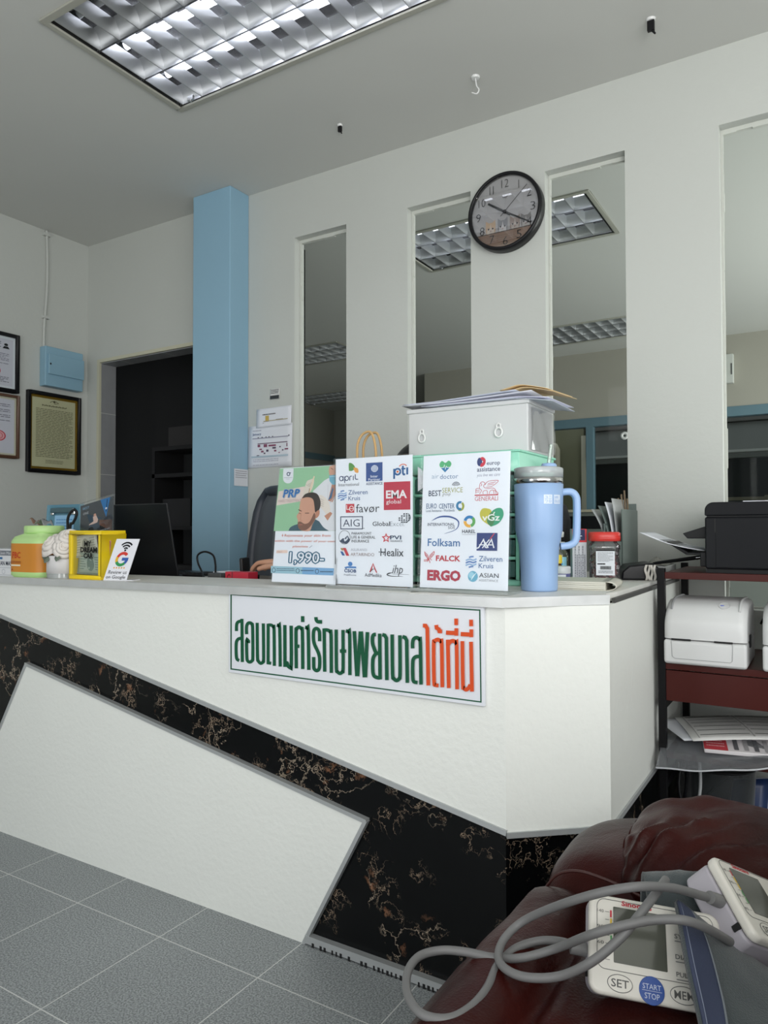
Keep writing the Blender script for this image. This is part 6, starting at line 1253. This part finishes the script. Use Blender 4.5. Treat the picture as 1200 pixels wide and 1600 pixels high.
def pil(q, th, v, d):
    a_ = max(0, q.x+.262); fold = .0030*math.exp(-a_/.09)*math.cos(13*th+q.x*8)+.0035*math.exp(-a_/.20)*math.sin(7*th+q.x*30)
    w = .0055*nz(q.x*1.6, q.y, q.z, 13)+.0035*nz(q.x, q.y*.5, q.z*.5, 30, 3)
    for (cx, cy, an, L, am) in ((-.135, 1.03, 1.0, .05, .008), (-.095, 1.05, .8, .045, .007), (-.205, 1.03, 1.3, .04, .006), (-.03, 1.05, .9, .06, .007), (.02, 1.03, .8, .05, .006), (-.16, 1.10, .5, .04, .004), (-.228, 1.05, 1.2, .07, .007), (-.185, 1.06, 1.15, .08, .006), (-.12, 1.09, 1.1, .07, .005)):
        dx, dy = q.x-cx, (q.y-cy)*1.3; al = dx*math.cos(an)+dy*math.sin(an); pe = -dx*math.sin(an)+dy*math.cos(an); w += am*math.exp(-(al/L)**2)*(math.exp(-(pe/.008)**2)-.8*math.exp(-((pe-.016)/.009)**2))
    n_ = Vector((d.x/.31**2*.05, d.y/.165**2, d.z/.07**2)).normalized(); return q+n_*(fold+w)
blob((.05, 1.13, .472), (.312, .165, .074), (.36, .80, .62), LEATHER, 150, 110, pil).build('arm_pillow', t)
def pil_pt(th, v):
    ph = -PI/2+PI*v; h = (.312, .165, .074); p = (.36, .80, .62)
    d_ = Vector((sgn(math.sin(ph), p[0])*h[0], sgn(math.cos(ph), p[2])*sgn(math.cos(th), p[1])*h[1], sgn(math.cos(ph), p[2])*sgn(math.sin(th), p[1])*h[2]))
    return pil(Vector((.05, 1.13, .472))+d_, th, v, d_)
sm_ = MB().tube([tuple(pil_pt(2*PI*k/60, .075)) for k in range(60)], .0022, LEATHER, 6, closed=True)
sm_.tube([tuple(pil_pt(PI+.42, .075+.85*k/60)) for k in range(61)], .0022, LEATHER, 6)
sm_.tube(smooth_path([(-.345, .990, .452), (-.325, .986, .478), (-.295, .982, .491), (-.255, .980, .489), (-.215, .979, .480)], 5), .0020, mat('dark stitched seam', (60, 26, 22), .5), 6); sm_.build('seam', t)
blob((.36, .22, .60), (.12, .80, .30), (.5, .5, .5), LEATHER, 40, 40).build('back_cushion', t)

# ============================================================ BLOOD PRESSURE MONITORS
def frame_matrix(o, a, b):
    a = Vector(a).normalized(); b = Vector(b); b = (b-a*a.dot(b)).normalized(); n = a.cross(b)
    return Matrix(((a.x, b.x, n.x, o[0]), (a.y, b.y, n.y, o[1]), (a.z, b.z, n.z, o[2]), (0, 0, 0, 1)))
MW = mat('glossy off white shell', (216, 213, 204), .3); MG = mat('lilac grey shell side', (176, 172, 180), .4); SCR = mat('grey green display', (84, 86, 78), .12, spec=.6)
def rrect(x0, y0, x1, y1, r, n=6):
    out = []
    for cx, cy, a0 in ((x0+r, y0+r, 180), (x1-r, y0+r, 270), (x1-r, y1-r, 0), (x0+r, y1-r, 90)):
        for q in range(n+1): an = math.radians(a0+90*q/n); out.append((cx+r*math.cos(an), cy+r*math.sin(an)))
    return out
def monitor(label, M, depth, dark):
    t = thing('blood_pressure_monitor', label, 'blood pressure monitor', group='blood pressure monitors'); t.location = M.translation; t.rotation_euler = M.to_euler()
    X0, X1, Y0, Y1 = -.0525, .085, -.057, .0365
    MB().prism(rrect(X0, Y0, X1, Y1, .012), -.012, 0, MW).build('face_shell', t, bevel=.004, seg=3)
    MB().prism(rrect(X0+.0012, Y0+.0012, X1-.0012, Y1-.0012, .012), -depth, -.0125, MG).build('back_shell', t, bevel=.004, seg=3)
    sc = MB().prism(rrect(-.0274, -.0264, .0274, .0264, .001), -.0005, .0006, SCR).build('display', t)
    MB().tube([(x, y, .0002) for x, y in rrect(X0+.008, -.0335, X1-.008, Y1-.004, .008)], .00035, mat('thin grey line', (110, 110, 108), .5), 6, closed=True).build('panel_line', t)
    a = Art([(0, 0), (100, 0), (0, 100), (100, 100)], 1, 1, lambda u, v, l: (u, v, l)); a.H = [1, 0, 0, 0, -1, 0, 0, 0]; a.step = .00002
    q = lambda x, y: (x, -y)
    def tx(s, x0, y0, x1, y1, c, b=0): a.text(s, x0, -y1, x1, -y0, c, b)
    tx('Sinocare', -.0185, .0285, .0135, .0335, (190, 40, 56), .03); G = (96, 96, 94)
    a.part('red_wordmark', t, 'red lettering')
    for k in range(7):
        y = .0205-k*.0075; a.rect(-.036+.0, -y, -.0315, -y+.0005, G)
        if k % 2 == 0: tx(['140', '', '90', '', '60', '', '40'][k], -.0445, y-.0016, -.0375, y+.0014, G)
    for k, c in enumerate(((196, 50, 66), (232, 196, 60), (232, 196, 60), (90, 160, 100), (90, 160, 100))): a.rect(-.0308, -.0222+k*.008, -.0290, -.0222+k*.008+.0068, c)
    for s, y in (('SYS.', .0085), ('DIA.', -.0105), ('PUL.', -.0265)): tx(s, .0360, y-.0022, .0490, y+.0022, G, .01); a.rect(.0360, -y+.0042, .0500, -y+.0052, (130, 130, 128))
    a.part('panel_print', t)
    for s, x, w in (('SET', -.0215, .0125), ('MEM', .0425, .0135)):
        bt = MB().prism([(x+w*math.cos(2*PI*i/28), -.0445+.0078*math.sin(2*PI*i/28)) for i in range(28)], -.0002, .0010, MW).build('button', t, bevel=.0004)
        MB().tube([(x+w*math.cos(2*PI*i/28), -.0445+.0078*math.sin(2*PI*i/28), .0008) for i in range(28)], .0004, mat('thin grey line', 0), 6, closed=True).build('button_ring', bt)
        a.lift = .0012; tx(s, x-w*.72, -.0482, x+w*.72, -.0408, G, .012); a.part('button_letters', bt)
        a.lift = .0004
    bt = MB().prism([(.0105+.0128*math.cos(2*PI*i/32), -.0455+.0128*math.sin(2*PI*i/32)) for i in range(32)], -.0002, .0012, mat('deep blue button', (26, 70, 146), .35)).build('start_button', t, bevel=.0005)
    a.lift = .0013; tx('START', .0012, -.0445, .0198, -.0398, (186, 196, 214), .005); a.rect(.0005, .0456, .0205, .0460, (186, 196, 214)); tx('STOP', .0030, -.0530, .0180, -.0478, (186, 196, 214), .005); a.part('button_letters', bt); a.lift = .0004
    yy, zz = (-.0085, -.0185) if dark else (-.017, -.022)
    MB().cyl((X0-.016, yy, zz), (X0+.002, yy, zz), .0068, .0072, mat('grey hose plug', (118, 118, 118), .5), 16).build('hose_plug', t)
    MB().box(X0-.0006, -.042, -.020, X0+.002, -.036, -.011, BLACKMAT).build('power_socket', t)
    return t
monitor('white blood pressure monitor propped up on the seat, its round blue button in view', frame_matrix((-.180, .816, .513), (.904, .410, -.120), (-.144, .559, .816)), .032, 0)
monitor('second white blood pressure monitor lying tilted by the armrest, cut by the photo edge', frame_matrix((-.077, .924, .539), (.468, .767, -.442), (-.548, .643, .534)), .046, 1)
# air hoses
HOSE = mat('grey rubber hose', (112, 112, 112), .5)
TA = [(-0.110, 0.877, 0.545), (-0.124, 0.862, 0.553), (-0.150, 0.815, 0.575), (-0.184, 0.779, 0.581), (-0.237, 0.78, 0.555), (-0.305, 0.817, 0.5), (-0.325, 0.797, 0.482), (-0.322, 0.769, 0.475), (-0.305, 0.751, 0.475), (-0.279, 0.745, 0.478), (-0.245, 0.749, 0.488), (-0.211, 0.745, 0.515), (-0.186, 0.76, 0.539), (-0.172, 0.781, 0.556), (-0.162, 0.813, 0.567), (-0.16, 0.853, 0.565)]
TB_ = [(-0.236, 0.802, 0.492), (-0.268, 0.829, 0.478), (-0.293, 0.825, 0.474), (-0.313, 0.806, 0.47), (-0.321, 0.787, 0.466), (-0.322, 0.763, 0.466), (-0.316, 0.723, 0.466), (-0.318, 0.686, 0.466), (-0.33, 0.659, 0.466), (-0.355, 0.652, 0.466), (-0.382, 0.671, 0.466), (-0.401, 0.704, 0.466), (-0.405, 0.737, 0.466), (-0.389, 0.761, 0.466), (-0.362, 0.773, 0.466), (-0.332, 0.777, 0.467), (-0.299, 0.78, 0.475), (-0.262, 0.789, 0.492), (-0.214, 0.756, 0.536), (-0.18, 0.763, 0.552), (-0.155, 0.778, 0.557), (-0.13, 0.787, 0.559), (-0.112, 0.805, 0.548), (-0.095, 0.842, 0.522)]
single(MB().tube(smooth_path(TA, 7), .0046, HOSE, 14), 'air_hose', 'grey rubber hose of the monitor by the armrest, looping once over the seat', 'hose', 'hoses of the blood pressure monitors')
single(MB().tube(smooth_path(TB_, 7), .0046, HOSE, 14), 'air_hose', 'grey rubber hose of the propped monitor, with a loop sticking out past the seat edge', 'hose', 'hoses of the blood pressure monitors')
# cuffs
FUZZ = mat('grey fuzzy cuff cloth', (64, 72, 74), .95, bump=(700, .6, .002), sheen=.3); HEM = mat('slate blue hem', (50, 58, 82), .75, bump=(300, .3))
t = thing('arm_cuff', 'grey fuzzy arm cuff with a slate blue hem, draped over the propped monitor', 'arm cuff', (0, 0, 0), group='arm cuffs')
HL = [(-.146, .831, .555), (-.138, .806, .547), (-.127, .773, .528), (-.116, .750, .507), (-.108, .732, .489), (-.100, .705, .468)]
RL = [(-.095, .872, .500), (-.062, .885, .480), (-.035, .872, .470), (-.020, .840, .466), (-.012, .800, .472), (-.005, .74, .466)]
def lerp_path(P, s):
    s *= len(P)-1; i = min(int(s), len(P)-2); return Vector(P[i]).lerp(Vector(P[i+1]), s-i)
HLs = smooth_path(HL, 4); RLs = smooth_path(RL, 4)
def cuff(u, v):
    p = lerp_path(HLs, v).lerp(lerp_path(RLs, v), u); p.z += .006*math.sin(PI*min(1, u*1.0))*(.2+.8*v)+.002*nz(p.x, p.y, p.z, 30); return tuple(p)
MB().grid(20, 24, cuff, FUZZ).build('cuff_cloth', t, solid=.006)
def hem(u, v):
    p = Vector(cuff(.02+.26*u*(.95-.25*v), v)); p += Vector((.10, -.30, .26)).normalized()*.0042; return tuple(p)
MB().grid(6, 24, hem, HEM).build('hem', t, solid=.003)
MB().tube([tuple(Vector(hem(.18, k/24))+Vector((0, -.0016, .0016))) for k in range(25)], .0005, mat('pale stitching', (120, 128, 146), .7), 5).tube([tuple(Vector(hem(.99, k/24))+Vector((0, -.0014, .0014))) for k in range(25)], .0012, mat('grey piping', (110, 116, 122), .7), 5).build('stitching', t)
t = thing('arm_cuff', 'rolled grey fuzzy arm cuff tucked behind the two monitors against the armrest', 'arm cuff', (-.155, .935, .459), (0, 0, math.radians(20)), group='arm cuffs')
def roll(u, v):
    th = PI*(.02+.96*u); R_ = .060+.003*math.sin(3*th+v*4); x = -.045+.10*v; return (x, -.035*math.cos(th)-.005, .002+R_*math.sin(th)*1.25+.002*nz(x, th, v, 20))
MB().grid(24, 12, roll, FUZZ).build('cuff_cloth', t, solid=.010)
MB().tube([tuple(Vector(roll(k/24, 1.0))) for k in range(25)], .006, HEM, 8).tube([tuple(Vector(roll(k/24, .86))+Vector((0, 0, .003))) for k in range(25)], .0045, HEM, 8).build('hem', t)
